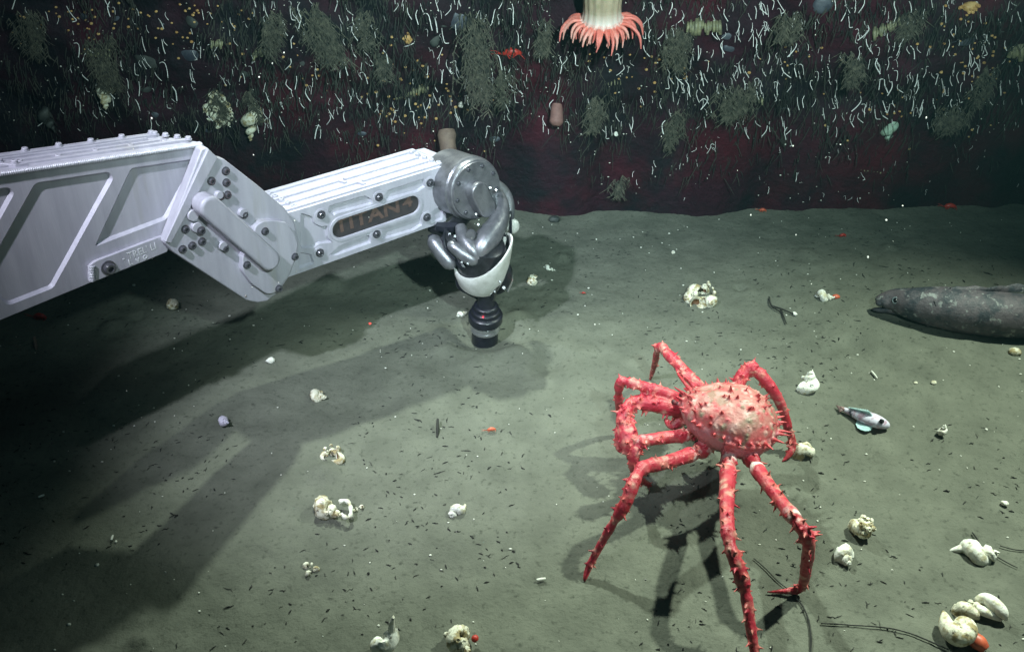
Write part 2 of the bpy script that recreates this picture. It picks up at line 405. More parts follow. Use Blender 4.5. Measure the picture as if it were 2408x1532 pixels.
# lower bracket with worn marks
br = rounded(uu([(655, 1085), (700, 1052), (1160, 878), (1228, 860), (1225, 985), (690, 1203), (652, 1190)], 0.006), 0.003)
bm = bmesh.new(); prism(bm, [UA.pt(p, 0.006) for p in br], -UA.n * 0.0058); fix(bm)
bracket = obj('lower_bracket', bm, M['alu'], arm, bevel=0.001, sharp=30)
bm = bmesh.new(); c0, c1 = UA.hit(Z1(668, 1085), 0.004), UA.hit(Z1(672, 1195), 0.004)
tube(bm, [c0.lerp(c1, i / 44) for i in range(45)], [0.0042 + 0.0016 * math.sin(i * 1.3) for i in range(45)], 7)
obj('weld_bead', bm, M['weld'], bracket)
bolt(bracket, UA, UA.uv(Z1(790, 1100), 0.006), 0.006, 0.0085)
def letters(txt, fr, uv0, uv1, h, size, m, parent, name='lettering', ext=0.0006, shear=0.0, squash=1.0, bold=0.0):
    cu = bpy.data.curves.new('text', 'FONT'); cu.body = txt; cu.size = size; cu.extrude = ext; cu.shear = shear; cu.resolution_u = 2; cu.offset = bold
    to = bpy.data.objects.new('text', cu); COL.objects.link(to)
    bpy.context.view_layer.update()
    me = to.evaluated_get(bpy.context.evaluated_depsgraph_get()).to_mesh(); bm = bmesh.new(); bm.from_mesh(me)
    bpy.data.objects.remove(to); bpy.data.curves.remove(cu)
    x0 = min(v.co.x for v in bm.verts); x1 = max(v.co.x for v in bm.verts); y0 = min(v.co.y for v in bm.verts); y1 = max(v.co.y for v in bm.verts)
    d = V(uv1) - V(uv0); L = d.length; d.normalize(); up = V((-d.y, d.x))
    if up.y < 0: up = -up
    for v in bm.verts:
        q = V(uv0) + d * ((v.co.x - x0) / (x1 - x0) * L) + up * ((v.co.y - y0) / (y1 - y0) * size * squash)
        v.co = fr.pt((q.x, q.y), h + v.co.z)
    fix(bm)
    return obj(name, bm, m, parent, smooth=False)
letters("- TREL' LI", UA, UA.uv(Z1(900, 1055), 0.006), UA.uv(Z1(1140, 962), 0.006), 0.0062, 0.0105, M['paint'], bracket, ext=0.0002)
letters("L v o", UA, UA.uv(Z1(945, 1085), 0.006), UA.uv(Z1(1080, 1030), 0.006), 0.0062, 0.0095, M['paint'], bracket, ext=0.0002)

# elbow: two clevis plates, cover, actuator
H1 = 0.020
pl = uu([(1470, 240), (1515, 225), (1590, 300), (1640, 312), (1880, 498), (2085, 672), (2150, 775), (2182, 895), (2168, 1020), (2122, 1150), (2035, 1280), (1950, 1345), (1880, 1357), (1800, 1340), (1260, 985), (1205, 922)], H1)
bm = bmesh.new(); prism(bm, [UA.pt(p, H1) for p in pl], -UA.n * 0.018); fix(bm)
elbow = obj('elbow_plate', bm, M['alu'], arm, bevel=0.0025, sharp=30)
strip = uu([(1520, 235), (1592, 300), (1250, 925), (1205, 915)], H1 + 0.004)
bm = bmesh.new(); prism(bm, [UA.pt(p, H1 + 0.004) for p in strip], -UA.n * 0.006); fix(bm)
obj('edge_flange', bm, M['alu'], elbow, bevel=0.0015, sharp=30)
bm = bmesh.new(); prism(bm, [UA.pt(p, H1 - 0.115) for p in pl[4:]], -UA.n * 0.016); fix(bm)
obj('rear_elbow_plate', bm, M['alu'], arm, bevel=0.0025, sharp=30)
H2 = H1 + 0.011
cv = rounded(uu([(1862, 800), (1915, 762), (2000, 755), (2090, 770), (2150, 850), (2178, 930), (2160, 1030), (2110, 1160), (2010, 1288), (1950, 1297), (1840, 1222), (1772, 1130), (1770, 1020), (1850, 900)], H2), 0.006)
bm = bmesh.new(); prism(bm, [UA.pt(p, H2) for p in cv], -UA.n * 0.013); fix(bm)
cover = obj('elbow_cover', bm, M['alu'], elbow, bevel=0.002, sharp=30)
H3 = H1 + 0.034
a0, a1 = UA.uv(Z1(1545, 665), H3), UA.uv(Z1(1985, 1055), H3)
rad = 0.0168
bm = bmesh.new(); prism(bm, [UA.pt(p, H3) for p in pill(a0, a1, rad, 12)], -UA.n * 0.030); fix(bm)
bar = obj('elbow_actuator', bm, M['alu'], arm, bevel=0.006, sharp=50)
for q, r in (((1398, 712), 0.009), ((1425, 800), 0.008), ((1760, 695), 0.007), ((1615, 935), 0.007), ((1590, 565), 0.006)):
    bm = bmesh.new(); lathe(bm, UA.hit(Z1(*q), H1), UA.n, [(r, -0.004), (r, 0.005), (r * 0.9, 0.0062), (0.001, 0.0062)], 20); fix(bm)
    obj('boss', bm, M['alu'], elbow, sharp=30)
for q, h in [((1645, 395), H1), ((1540, 468), H1), ((1650, 480), H1), ((1612, 578), H1), ((1657, 570), H1), ((1780, 712), H1 + 0.002), ((1932, 835), H2), ((1350, 820), H1), ((1467, 830), H1 + 0.008),
             ((1472, 910), H1), ((1400, 940), H1), ((1330, 966), H1), ((1640, 960), H1 + 0.003), ((1800, 1080), H2), ((2150, 1020), H2), ((2032, 1252), H2)]:
    bolt(elbow, UA, UA.uv(Z1(*q), h), h, 0.0052)
bolt(ua, UA, UA.uv(Z1(1490, 255), 0.0), 0.0, 0.0035)

# forearm
FA = Frame(P(*Z2(318, 540), 1.55), P(*Z2(1392, 215), 1.675))
fz = lambda pts, h=0.0: uu(pts, h, FA, Z2)
fo = fz([(150, 585), (318, 540), (1392, 215), (1362, 612), (300, 988), (150, 1040)])
slot_in = pill(FA.uv(Z2(640, 662)), FA.uv(Z2(1118, 500)), 0.0195, 10)
fh = [rounded(fz([(548, 505), (800, 432), (850, 458), (855, 492), (600, 562), (585, 575), (545, 550)]), 0.003),
      rounded(fz([(948, 400), (1215, 312), (1222, 372), (1168, 408), (1050, 440), (940, 470), (935, 440)]), 0.003),
      rounded(fz([(352, 552), (440, 580), (450, 625), (500, 650), (545, 640), (540, 720), (580, 760), (480, 770), (440, 800), (350, 800)]), 0.004),
      rounded(fz([(345, 828), (430, 842), (445, 895), (440, 910), (340, 945)]), 0.003),
      rounded(fz([(620, 782), (825, 705), (842, 722), (845, 762), (600, 852), (548, 850)]), 0.003),
      rounded(fz([(925, 668), (1160, 590), (1205, 545), (1195, 590), (1200, 640), (1130, 682), (918, 742)]), 0.003),
      rounded(fz([(1262, 545), (1352, 488), (1340, 602), (1255, 628)]), 0.003)]
bk2 = solve_back(FA, Z2(1392, 215), Z2(1140, 112)); bk2 = bk2.normalized() * min(max(bk2.length, 0.08), 0.14)
fp = obj('forearm_panel', pocketed(FA, fo, fh + [slot_in], 0.0, 0.0049, 0.0026), M['alu'], arm, sharp=30)
bm = bmesh.new(); prism(bm, [FA.pt(p, -0.0047) for p in fo], bk2); fix(bm)
fbox = obj('forearm_box', bm, M['alu'], arm, bevel=0.0015, sharp=30)
# slot ring and name plate
def ring_plate(fr, ou, inn, h, dep):
    bm = bmesh.new(); A = [bm.verts.new(fr.pt(p, h)) for p in ou]; B = [bm.verts.new(fr.pt(p, h)) for p in inn]
    C_ = [bm.verts.new(fr.pt(p, h - dep)) for p in inset(inn, 0.001)]; D = [bm.verts.new(fr.pt(p, h - dep)) for p in inset(ou, -0.0015)]; n = len(ou)
    for i in range(n):
        j = (i + 1) % n
        bm.faces.new((A[i], A[j], B[j], B[i])); bm.faces.new((B[i], B[j], C_[j], C_[i])); bm.faces.new((D[i], D[j], A[j], A[i]))
    return fix(bm)
obj('slot_rim', ring_plate(FA, pill(FA.uv(Z2(640, 662)), FA.uv(Z2(1118, 500)), 0.0225, 10), pill(FA.uv(Z2(640, 662)), FA.uv(Z2(1118, 500)), 0.0180, 10), 0.002, 0.004), M['alu'], fp, sharp=30)
bm = bmesh.new(); prism(bm, [FA.pt(p, -0.0032) for p in pill(FA.uv(Z2(640, 662)), FA.uv(Z2(1118, 500)), 0.0178, 10)], -FA.n * 0.001); fix(bm)
plate = obj('name_plate', bm, M['plate'], fp, smooth=False)
letters('4', FA, FA.uv(Z2(1072, 530)), FA.uv(Z2(1140, 508)), -0.0030, 0.021, M['copper'], plate, ext=0.0005, bold=0.0006)
letters('TITAN', FA, FA.uv(Z2(598, 706)), FA.uv(Z2(1050, 552)), -0.0030, 0.025, M['copper'], plate, ext=0.0005, bold=0.0006)
for q in ((897, 443), (495, 565), (1253, 343), (1230, 583), (880, 700), (485, 830)):
    bm = bmesh.new(); lathe(bm, FA.hit(Z2(*q)), FA.n, [(0.0118, -0.004), (0.0108, 0.0012), (0.0078, 0.0014), (0.0070, -0.001)], 22, cap=False); fix(bm)
    bs = obj('boss', bm, M['alu'], fp, sharp=30)
    bolt(bs, FA, FA.uv(Z2(*q), 0), 0.0004, 0.0058)
tn2 = bk2.cross(FA.a); tn2 = tn2 if tn2.z > 0 else -tn2; tn2.normalize()
FL, FR = FA.pt(FA.uv(Z2(318, 540)), -0.0047), FA.pt(FA.uv(Z2(1392, 215)), -0.0047)
def ftop(s, t, h=0.0): return FL.lerp(FR, s) + bk2 * t + tn2 * h
for s0, s1, t0, t1 in ((-0.12, 0.46, 0.27, 0.33), (-0.12, 0.40, 0.54, 0.60), (0.49, 0.93, 0.27, 0.33), (0.43, 0.93, 0.54, 0.60), (-0.1, 0.99, 0.86, 0.97), (-0.12, 0.99, 0.02, 0.07)):
    bm = bmesh.new(); prism(bm, [ftop(s0, t0, 0.0035), ftop(s1, t0, 0.0035), ftop(s1, t1, 0.0035), ftop(s0, t1, 0.0035)], -tn2 * 0.004); fix(bm)
    obj('top_rib', bm, M['alu'], fbox, bevel=0.0009, sharp=30)
for i in range(2):
    t = 0.27 + 0.27 * i; s = 0.46 - 0.06 * i
    bm = bmesh.new(); prism(bm, [ftop(s, t + 0.06, 0.0035), ftop(s - 0.015, t + 0.06, 0.0035), ftop(s + 0.0, t - 0.13, 0.0035), ftop(s + 0.02, t - 0.13, 0.0035)], -tn2 * 0.004); fix(bm)
    obj('top_rib', bm, M['alu'], fbox, bevel=0.0009, sharp=30)
def tmtx2(p):
    x = FA.a; z = tn2; y = z.cross(x).normalized(); return Matrix.Translation(p) @ Matrix((x, y, z)).transposed().to_4x4()
for s in (0.02, 0.955):
    for k in range(5): put('screw', SCREW, tmtx2(ftop(s, 0.10 + 0.19 * k, 0.0)) @ Matrix.Scale(0.0045, 4), fbox)

# wrist
Z3 = lambda x, y: ((1140 + x / 2.2204) * 0.7838, (390 + y / 2.2204) * 0.7838)
DW = 1.672
dn = -bk2.normalized(); dn = (dn + (-FW) * 0.25).normalized()
dc = P(*Z3(640, 400), DW)
yk = [FA.hit(Z2(*q), -0.004) for q in ((1385, 205), (1450, 190), (1490, 330), (1440, 560), (1362, 612))]
bm = bmesh.new(); prism(bm, yk, bk2 * 0.95); fix(bm)
obj('wrist_block', bm, M['alu'], arm, bevel=0.003, sharp=30)
LB = bk2.length
bm = bmesh.new(); lathe(bm, dc, dn, [(0.050, -LB * 0.95), (0.0555, -LB * 0.93), (0.0555, -0.030), (0.0565, -0.028), (0.0565, -0.013), (0.0540, -0.010), (0.0540, -0.004), (0.0525, -0.001), (0.0505, 0.0), (0.0500, 0.003), (0.001, 0.003)], 56); fix(bm)
disc = obj('wrist_disc', bm, M['alu2'], arm, sharp=35)
dx = V((0, 0, 1)).cross(dn).normalized(); dy = dn.cross(dx)
class DF(Frame):
    def __init__(s): s.o, s.a, s.w, s.n = dc, dx, dy, dn
D = DF()
for k in range(9):
    an = k * 2 * math.pi / 9 + 0.5
    bolt(disc, D, (0.043 * math.cos(an), 0.043 * math.sin(an)), 0.0028, 0.0034)
bm = bmesh.new(); prism(bm, [D.pt(p, 0.026) for p in pill(D.uv(Z3(672, 418), 0.026), D.uv(Z3(722, 520), 0.026), 0.0178, 12)], -dn * 0.0245); fix(bm)
obj('wrist_lobe', bm, M['alu2'], disc, bevel=0.0035, sharp=50)
# hydraulic housings around the joint
PXM = 0.000259
def housing(name, pts, radii, m, k=4, n=12, par=None, bev=0.0, z=Z3, flat=1.0):
    """pts: (x, y, depth) on the close-up grid; radii in its pixels"""
    q = [(*P(*z(x, y), d), r * PXM) for (x, y, d), r in zip(pts, radii)]
    c = curve(q, k); bm = bmesh.new(); tube(bm, [V(p[:3]) for p in c], [max(p[3], .0006) for p in c], n, flat=flat); fix(bm)
    return obj(name, bm, m, par or arm, sharp=40, bevel=bev)
housing('curved_housing', [(785, 415, 1.715), (812, 500, 1.70), (790, 610, 1.685), (715, 720, 1.672), (665, 800, 1.665), (655, 872, 1.672), (655, 885, 1.675)], [34, 52, 70, 86, 72, 42, 14], M['alu2'])
housing('rear_housing', [(760, 340, 1.74), (815, 400, 1.74), (855, 480, 1.735), (862, 580, 1.73), (850, 650, 1.73)], [24, 42, 42, 34, 18], M['alu2'])
hc = housing('hydraulic_cylinder', [(352, 728, 1.695), (362, 742, 1.692), (415, 820, 1.69), (470, 890, 1.692), (482, 905, 1.695)], [30, 54, 56, 52, 26], M['alu2'])
housing('end_cap', [(338, 700, 1.695), (350, 730, 1.693), (352, 742, 1.693)], [22, 34, 34], M['black'], par=hc)
housing('short_cylinder', [(462, 758, 1.665), (485, 772, 1.66), (560, 828, 1.66), (625, 868, 1.662), (645, 880, 1.665)], [18, 40, 48, 44, 18], M['alu2'])
housing('link_arm', [(535, 640, 1.678), (560, 720, 1.668), (615, 800, 1.66), (655, 862, 1.66)], [36, 52, 54, 28], M['alu2'])
housing('link_arm', [(560, 560, 1.70), (500, 640, 1.715), (430, 670, 1.72), (330, 655, 1.73)], [60, 56, 50, 24], M['dsteel'])
housing('valve_block', [(430, 690, 1.685), (470, 740, 1.685), (520, 790, 1.685)], [40, 50, 40], M['dsteel'], n=6)
housing('valve_block', [(380, 640, 1.70), (460, 650, 1.695), (520, 640, 1.695)], [30, 42, 30], M['black'], n=6)
housing('valve_block', [(520, 850, 1.68), (560, 900, 1.68), (640, 915, 1.68)], [30, 36, 24], M['black'], n=6)
housing('pivot_pin', [(610, 690, 1.655), (600, 705, 1.648)], [34, 34], M['alu2'], n=16)
wa = (P(*Z2(1590, 1085), 1.755) - P(*Z2(1625, 880), 1.70)).normalized()
wc = P(*Z2(1615, 930), 1.715)
bm = bmesh.new(); lathe(bm, wc, wa, [(0.018, -0.062), (0.034, -0.055), (0.044, -0.030), (0.046, 0.0), (0.040, 0.012)], 40); fix(bm)
obj('rotary_head', bm, M['dsteel'], arm, sharp=40)
def slanted_collar():
    bm = bmesh.new(); n = 64; u = (V((1, 0, 0)) - wa * wa.x).normalized(); v = wa.cross(u); rings = []
    def ring(r, z, k):
        # k: how far the rim climbs on its outer side
        return [bm.verts.new(wc + (u * math.cos(t) + v * math.sin(t)) * r * (1 - 0.10 * k * max(0, math.cos(t))) + wa * (z - k * 0.075 * (0.5 + 0.5 * math.cos(t)) ** 1.5)) for t in [2 * math.pi * i / n for i in range(n)]]
    for r, z, k in ((0.0465, 0.004, 1), (0.0465, 0.000, 1), (0.0495, 0.000, 1), (0.0508, 0.003, 1), (0.0500, 0.008, .6), (0.0480, 0.015, .2), (0.0430, 0.027, 0), (0.040, 0.035, 0), (0.036, 0.037, 0), (0.034, 0.030, 0)):
        rings.append(ring(r, z, k))
    for a, b in zip(rings, rings[1:]):
        for i in range(n): bm.faces.new((a[i], a[(i + 1) % n], b[(i + 1) % n], b[i]))
    return fix(bm)
obj('white_collar', slanted_collar(), M['white'], arm, sharp=40)
bm = bmesh.new(); lathe(bm, wc + wa * 0.024, wa, [(0.030, 0), (0.034, 0.002), (0.034, 0.018), (0.026, 0.026), (0.020, 0.034), (0.001, 0.035)], 28); fix(bm)
obj('gripper_palm', bm, M['dsteel'], arm, sharp=40)
housing('gripper_jaw', [(835, 880, 1.70), (850, 940, 1.705), (838, 1010, 1.712), (800, 1060, 1.725), (760, 1085, 1.735)], [20, 34, 36, 30, 16], M['dsteel'], n=8)
housing('gripper_jaw', [(800, 960, 1.70), (775, 1010, 1.705), (755, 1060, 1.715), (748, 1120, 1.735), (745, 1150, 1.745)], [22, 34, 32, 22, 10], M['dsteel'], n=8)
housing('gripper_jaw', [(520, 985, 1.745), (540, 1035, 1.75), (600, 1075, 1.755), (660, 1120, 1.755)], [22, 34, 30, 18], M['black'], n=8)
housing('gripper_jaw', [(868, 930, 1.715), (872, 1000, 1.72), (850, 1075, 1.725)], [10, 16, 10], M['bright'], n=8)
for x, y, d, r in ((545, 880, 1.655, 9), (585, 888, 1.655, 11), (655, 630, 1.655, 12), (500, 708, 1.67, 13), (465, 690, 1.675, 10), (735, 385, 1.665, 10), (775, 400, 1.67, 10), (640, 560, 1.645, 10), (775, 990, 1.69, 10), (825, 1050, 1.695, 15), (740, 1085, 1.715, 12), (850, 890, 1.69, 9), (765, 1075, 1.705, 9), (800, 1010, 1.69, 8)):
    r *= PXM; bm = bmesh.new(); lathe(bm, P(*Z3(x, y), d), -ray(1140, 600), [(r, -0.004), (r, 0.002), (r * 0.7, 0.004), (0.0005, 0.004)], 8); fix(bm)
    obj('hose_fitting', bm, M['bright'], arm, sharp=30)
bm = bmesh.new(); ball(bm, P(*Z3(880, 640), 1.735), 0.0135, 3, (1, 1, 1.1)); obj('white_knob', bm, M['white'], arm)
housing('hose', [(862, 565, 1.70), (800, 690, 1.68), (740, 780, 1.665), (690, 860, 1.665)], [11] * 4, M['white'], n=10)
housing('hose', [(835, 690, 1.70), (822, 770, 1.685), (780, 850, 1.672), (720, 880, 1.668)], [12] * 4, M['white'], n=10)
housing('hose', [(845, 600, 1.695), (815, 660, 1.688), (850, 740, 1.70), (870, 815, 1.715)], [9] * 4, M['black'], n=8)
housing('hose', [(830, 640, 1.685), (775, 740, 1.668), (735, 810, 1.66), (700, 880, 1.66)], [8, 9, 9, 8], M['black'], n=8)
housing('hose', [(870, 540, 1.72), (872, 680, 1.715), (868, 800, 1.715), (850, 900, 1.715)], [9, 9, 9, 8], M['black'], n=8)
housing('hose', [(440, 660, 1.68), (425, 720, 1.672), (440, 790, 1.67), (500, 860, 1.668)], [9] * 4, M['black'], n=8)

# push corer in the gripper
core = thing('push_corer', 'black cylindrical sediment corer held upright by the arm and sunk into the silt', 'sediment corer', FOOT)
ax = V((0, 0, 1)); c0 = V(FOOT)
ca = P(*Z2(1640, 1270), 1.77); ax = (ca - c0).normalized()
for nm, m, prof in (('tube', M['black'], [(0.0248, -0.06), (0.0248, 0.022)]), ('clamp_band', M['bright'], [(0.0250, 0.021), (0.0276, 0.0215), (0.0276, 0.027), (0.0268, 0.028), (0.0276, 0.029), (0.0276, 0.037), (0.0250, 0.0375)]),
                    ('collar', M['black'], [(0.0250, 0.0375), (0.0285, 0.039), (0.0317, 0.043), (0.0317, 0.056), (0.0295, 0.0585), (0.0265, 0.0595), (0.0265, 0.067), (0.0248, 0.0685), (0.0220, 0.069), (0.0220, 0.077), (0.0200, 0.079), (0.0165, 0.080)]),
                    ('handle', M['black'], [(0.0168, 0.079), (0.0155, 0.085), (0.0150, 0.115), (0.0190, 0.120), (0.0190, 0.150), (0.012, 0.155)])):
    bm = bmesh.new(); lathe(bm, c0, ax, prof, 44); fix(bm); obj(nm, bm, m, core, sharp=35, bevel=0.0005 if nm != 'tube' else 0)
# ------------------------------------------------------------------ living bodies: shapes fused into one skin, coloured by nearest source shape
class Body:
    def __init__(s): s.bm = bmesh.new(); s.pts = []
    def mark(s, n0, col):
        s.bm.verts.ensure_lookup_table()
        for v in list(s.bm.verts)[n0:]: s.pts.append((v.co.copy(), col))
    def add(s, col, fn, *a, **k):
        n0 = len(s.bm.verts); fn(s.bm, *a, **k)
        if callable(col):
            for v in list(s.bm.verts)[n0:]: s.pts.append((v.co.copy(), col(v.co)))
        else: s.mark(n0, col)
    def finish(s, name, voxel, m, loc, jitter=0.0):
        fix(s.bm)
        me = bpy.data.meshes.new(name); s.bm.to_mesh(me); s.bm.free()
        o = bpy.data.objects.new(name, me); COL.objects.link(o)
        md = o.modifiers.new('r', 'REMESH'); md.mode = 'VOXEL'; md.voxel_size = voxel; md.use_smooth_shade = True
        bpy.context.view_layer.update()
        me2 = bpy.data.meshes.new_from_object(o.evaluated_get(bpy.context.evaluated_depsgraph_get()))
        o.modifiers.clear(); o.data = me2; bpy.data.meshes.remove(me); me2.name = name
        kd = kdtree.KDTree(len(s.pts))
        for i, (p, c) in enumerate(s.pts): kd.insert(p, i)
        kd.balance()
        at = me2.color_attributes.new('Col', 'FLOAT_COLOR', 'POINT')
        buf = []
        for v in me2.vertices:
            near = kd.find_n(v.co, 3); w = [1 / (d + 5e-4) for _, _, d in near]; t = sum(w)
            c = [sum(w[k] * s.pts[near[k][1]][1][j] for k in range(len(near))) / t for j in range(3)]
            buf += [*c, 1]
        at.data.foreach_set('color', buf)
        me2.transform(Matrix.Translation(-V(loc))); o.location = loc
        me2.materials.clear(); me2.materials.append(m)
        me2.polygons.foreach_set('use_smooth', [True] * len(me2.polygons))
        return o

# ------------------------------------------------------------------ king crab
rnd = random.Random(4)
RED = (0.45, 0.028, 0.050); RED2 = (0.36, 0.018, 0.028); PINK = (0.50, 0.080, 0.090); DARK = (0.17, 0.012, 0.018); JOINT = (0.72, 0.62, 0.58); TAN = (0.42, 0.19, 0.16); OLIVE = (0.24, 0.19, 0.13); CREAM = (0.58, 0.34, 0.30); MAUVE = (0.50, 0.15, 0.18)
crab = Body()
cb = PZ(1718, 985, 0.125)                       # centre of the body
# body axes: front points to the picture's left and slightly up; shell tilts towards the camera's upper right
up = (V((0.18, 0.10, 1.0))).normalized(); fr_ = V((-0.80, 0.45, 0.0)); fr_ = (fr_ - up * fr_.dot(up)).normalized(); sd = up.cross(fr_)
RX, RY, RZ = 0.070, 0.066, 0.050
def shell_pt(th, ph, k=1.0):
    """th round the body from the front, ph up from the rim"""
    c = math.cos(ph); x, y, z = c * math.cos(th), c * math.sin(th), math.sin(ph)
    front = 1.0 + (0.16 * max(0, math.cos(th)) ** 6 * (1 - abs(math.sin(ph)))) - 0.05 * math.cos(2 * th)
    zz = RZ * (z if z > 0 else z * 0.85)
    bump = 1 + 0.035 * noise.noise(V((x * 3, y * 3, z * 3 + 5))) + 0.012 * noise.noise(V((x * 9, y * 9, z * 9)))
    return cb + (fr_ * RX * x * front + sd * RY * y + up * zz * (1 - 0.25 * max(0, x) * max(0, z))) * bump * k
def shell_mesh(bm):
    NT, NP = 72, 36
    rows = [[bm.verts.new(shell_pt(2 * math.pi * i / NT, -math.pi / 2 + math.pi * (j + 0.5) / NP)) for i in range(NT)] for j in range(NP)]
    for a, b in zip(rows, rows[1:]):
        for i in range(NT): bm.faces.new((a[i], a[(i + 1) % NT], b[(i + 1) % NT], b[i]))
    bm.faces.new(list(reversed(rows[0]))); bm.faces.new(rows[-1])
def shell_col(p):
    q = p - cb; z = q.dot(up) / RZ
    if z < 0.16:
        k = noise.noise(p * 110); t = 0.5 + 0.5 * noise.noise(V((q.dot(up) * 420, p.x * 40, p.y * 40)))
        return tuple(a * t + b * (1 - t) for a, b in zip(MAUVE, (0.56, 0.25, 0.25)))
    k = noise.noise(p * 38 + V((2, 0, 0))); e = noise.noise(p * 90)
    c = TAN if k < 0.05 else OLIVE
    if k > -0.1 and k < 0.05: c = tuple((a + b) / 2 for a, b in zip(TAN, OLIVE))
    if e > 0.24: c = CREAM
    if noise.noise(p * 150 + V((9, 0, 0))) > 0.3: c = (0.44, 0.12, 0.11)
    t = min(1, max(0, (0.55 - z) / 0.40)) * 0.70 + 0.22
    return tuple(a * (1 - t) + b * t for a, b in zip(c, PINK))
crab.add(shell_col, shell_mesh)
def spine(base, direction, L, r, col=RED, tip=None):
    d = V(direction).normalized(); b = V(base) - d * r * 0.6
    crab.add(col, tube, [b, b + d * L * 0.35, b + d * L * 0.75, b + d * (L + r * 0.4)], [r, r * 0.72, r * 0.45, r * 0.25], 7)
for i in range(26):
    th = 2 * math.pi * i / 26 + rnd.uniform(-0.08, 0.08); p = shell_pt(th, 0.10); L = rnd.uniform(0.008, 0.013)
    d = (p - cb); d = d - up * d.dot(up) * 0.6
    far = (p - cb).normalized().dot(V((0.9, 0.3, 0)))
    if far > 0.2: L = rnd.uniform(0.016, 0.025)
    spine(p, d + up * 0.012 + V((rnd.uniform(-.01, .01), rnd.uniform(-.01, .01), 0)), L, 0.0040, (0.56, 0.07, 0.08))
for i in range(46):
    th = rnd.uniform(0, 2 * math.pi); ph = math.asin(rnd.uniform(0.30, 1.0)); p = shell_pt(th, ph)
    spine(p, (p - cb) + up * 0.02, rnd.uniform(0.006, 0.011), 0.0030, (0.36, 0.03, 0.035))
for i in range(60):
    th = rnd.uniform(math.pi * 0.55, math.pi * 1.5); ph = rnd.uniform(-0.6, 0.15); p = shell_pt(th, ph)
    crab.add(rnd.choice([MAUVE, PINK, (0.40, 0.06, 0.08)]), ball, p, rnd.uniform(0.0022, 0.0042), 1)
for i in range(190):
    p = shell_pt(rnd.uniform(0, 6.283), math.asin(rnd.uniform(-0.1, 1.0)))
    crab.add(rnd.choice([CREAM, TAN, PINK, (0.52, 0.2, 0.17), OLIVE]), ball, p, rnd.uniform(0.0012, 0.0026), 1)
# overlapping ridges of the rolled tail flap under the rear rim
for k in range(6):
    ph = -0.05 - 0.14 * k
    arc = [shell_pt(math.radians(100 + 8 * i), ph + 0.03 * math.sin(i * 1.7 + k), 1.015) for i in range(24)]
    crab.add(rnd.choice([MAUVE, PINK, (0.44, 0.10, 0.12)]), tube, arc, [0.0036 + 0.0012 * math.sin(i * 2.1 + k) for i in range(24)], 7)
def limb(keys, rads, cols, joints=(), nspine=16, sL=0.007, dark_from=None, seed=0, n=12, kk=5, pinch=()):
    """keys: (px, py, z)"""
    rr = random.Random(seed)
    q = [(*PZ(x, y, z), r) for (x, y, z), r in zip(keys, rads)]; c = curve(q, kk)
    pts = [V(p[:3]) for p in c]; rad = [max(p[3], 0.0012) for p in c]
    rad = [r * (0.93 + 0.10 * noise.noise(p * 160)) * (1 + 0.16 * max(0, 1 - 2.6 * min([abs(i / kk - jj) for jj in joints] or [9]))) for i, (p, r) in enumerate(zip(pts, rad))]
    rad = [r * (1 - sum(.24 * math.exp(-((i / kk - pj) / .16) ** 2) for pj in pinch) + sum(.13 * math.exp(-((i / kk - pj + .42) / .22) ** 2) for pj in pinch)) for i, r in enumerate(rad)]
    def col(p):
        j = min(range(len(pts)), key=lambda i: (pts[i] - p).length); f = j / (len(pts) - 1) * (len(keys) - 1)
        base = RED if noise.noise(p * 75) < 0.27 else (PINK if noise.noise(p * 160) < 0.2 else (0.48, 0.16, 0.14))
        if dark_from is not None and f > dark_from: base = RED2 if f < dark_from + 1.2 else (0.30, 0.018, 0.025)  # darker lower pieces, partly the undersides' shade put into the colour
        if f > len(keys) - 1.5: base = DARK if f > len(keys) - 1.25 else RED2
        for jj in joints:
            if abs(f - jj) < 0.085 + 0.05 * noise.noise(p * 260): base = JOINT
        return base
    crab.add(col, tube, pts, rad, n)
    for jj in joints:
        i = int(jj * kk); crab.add(JOINT, ball, pts[i], rad[i] * 1.10, 1)
    for i in range(int(len(pts) * 2.2)):
        j = rr.randrange(0, len(pts) - 3); t = (pts[j + 1] - pts[max(0, j - 1)]).normalized(); d = V((rr.gauss(0, 1), rr.gauss(0, 1), rr.gauss(0.3, 1))); d = (d - t * d.dot(t)).normalized()
        crab.add(rr.choice([RED, RED, PINK, RED2, (0.54, 0.25, 0.20)]), ball, pts[j].lerp(pts[j + 1], rr.random()) + d * rad[j] * 0.93, rr.uniform(.0012, .0026) * min(1, rad[j] / .008), 1)
    for i in range(int(nspine * 1.5)):
        j = rr.randrange(1, max(2, len(pts) - 5)); t = (pts[j + 1] - pts[j - 1]).normalized()
        d = V((rr.gauss(0, 1), rr.gauss(0, 1), rr.gauss(0.35, 1))); d = (d - t * d.dot(t)).normalized()
        L = sL * rr.uniform(0.7, 1.7)
        spine(pts[j] + d * rad[j] * 0.9, d + t * 0.25, L, min(0.0030, rad[j] * 0.42), rr.choice([RED, (0.56, 0.10, 0.09), (0.58, 0.18, 0.15)]))
w = 0.00059
limb([(1715, 1040, .095), (1714, 1078, .105), (1712, 1112, .112), (1709, 1180, .125), (1712, 1250, .130), (1722, 1300, .120), (1742, 1350, .100), (1758, 1420, .072), (1766, 1480, .050), (1778, 1550, .022), (1792, 1625, .0)],
     [w * 17, w * 18, w * 19, w * 18, w * 16, w * 15, w * 16, w * 14, w * 12, w * 10, w * 2], None, (1.1, 1.9), 34, 0.0075, seed=1, pinch=(1.6, 4.5, 6.6))
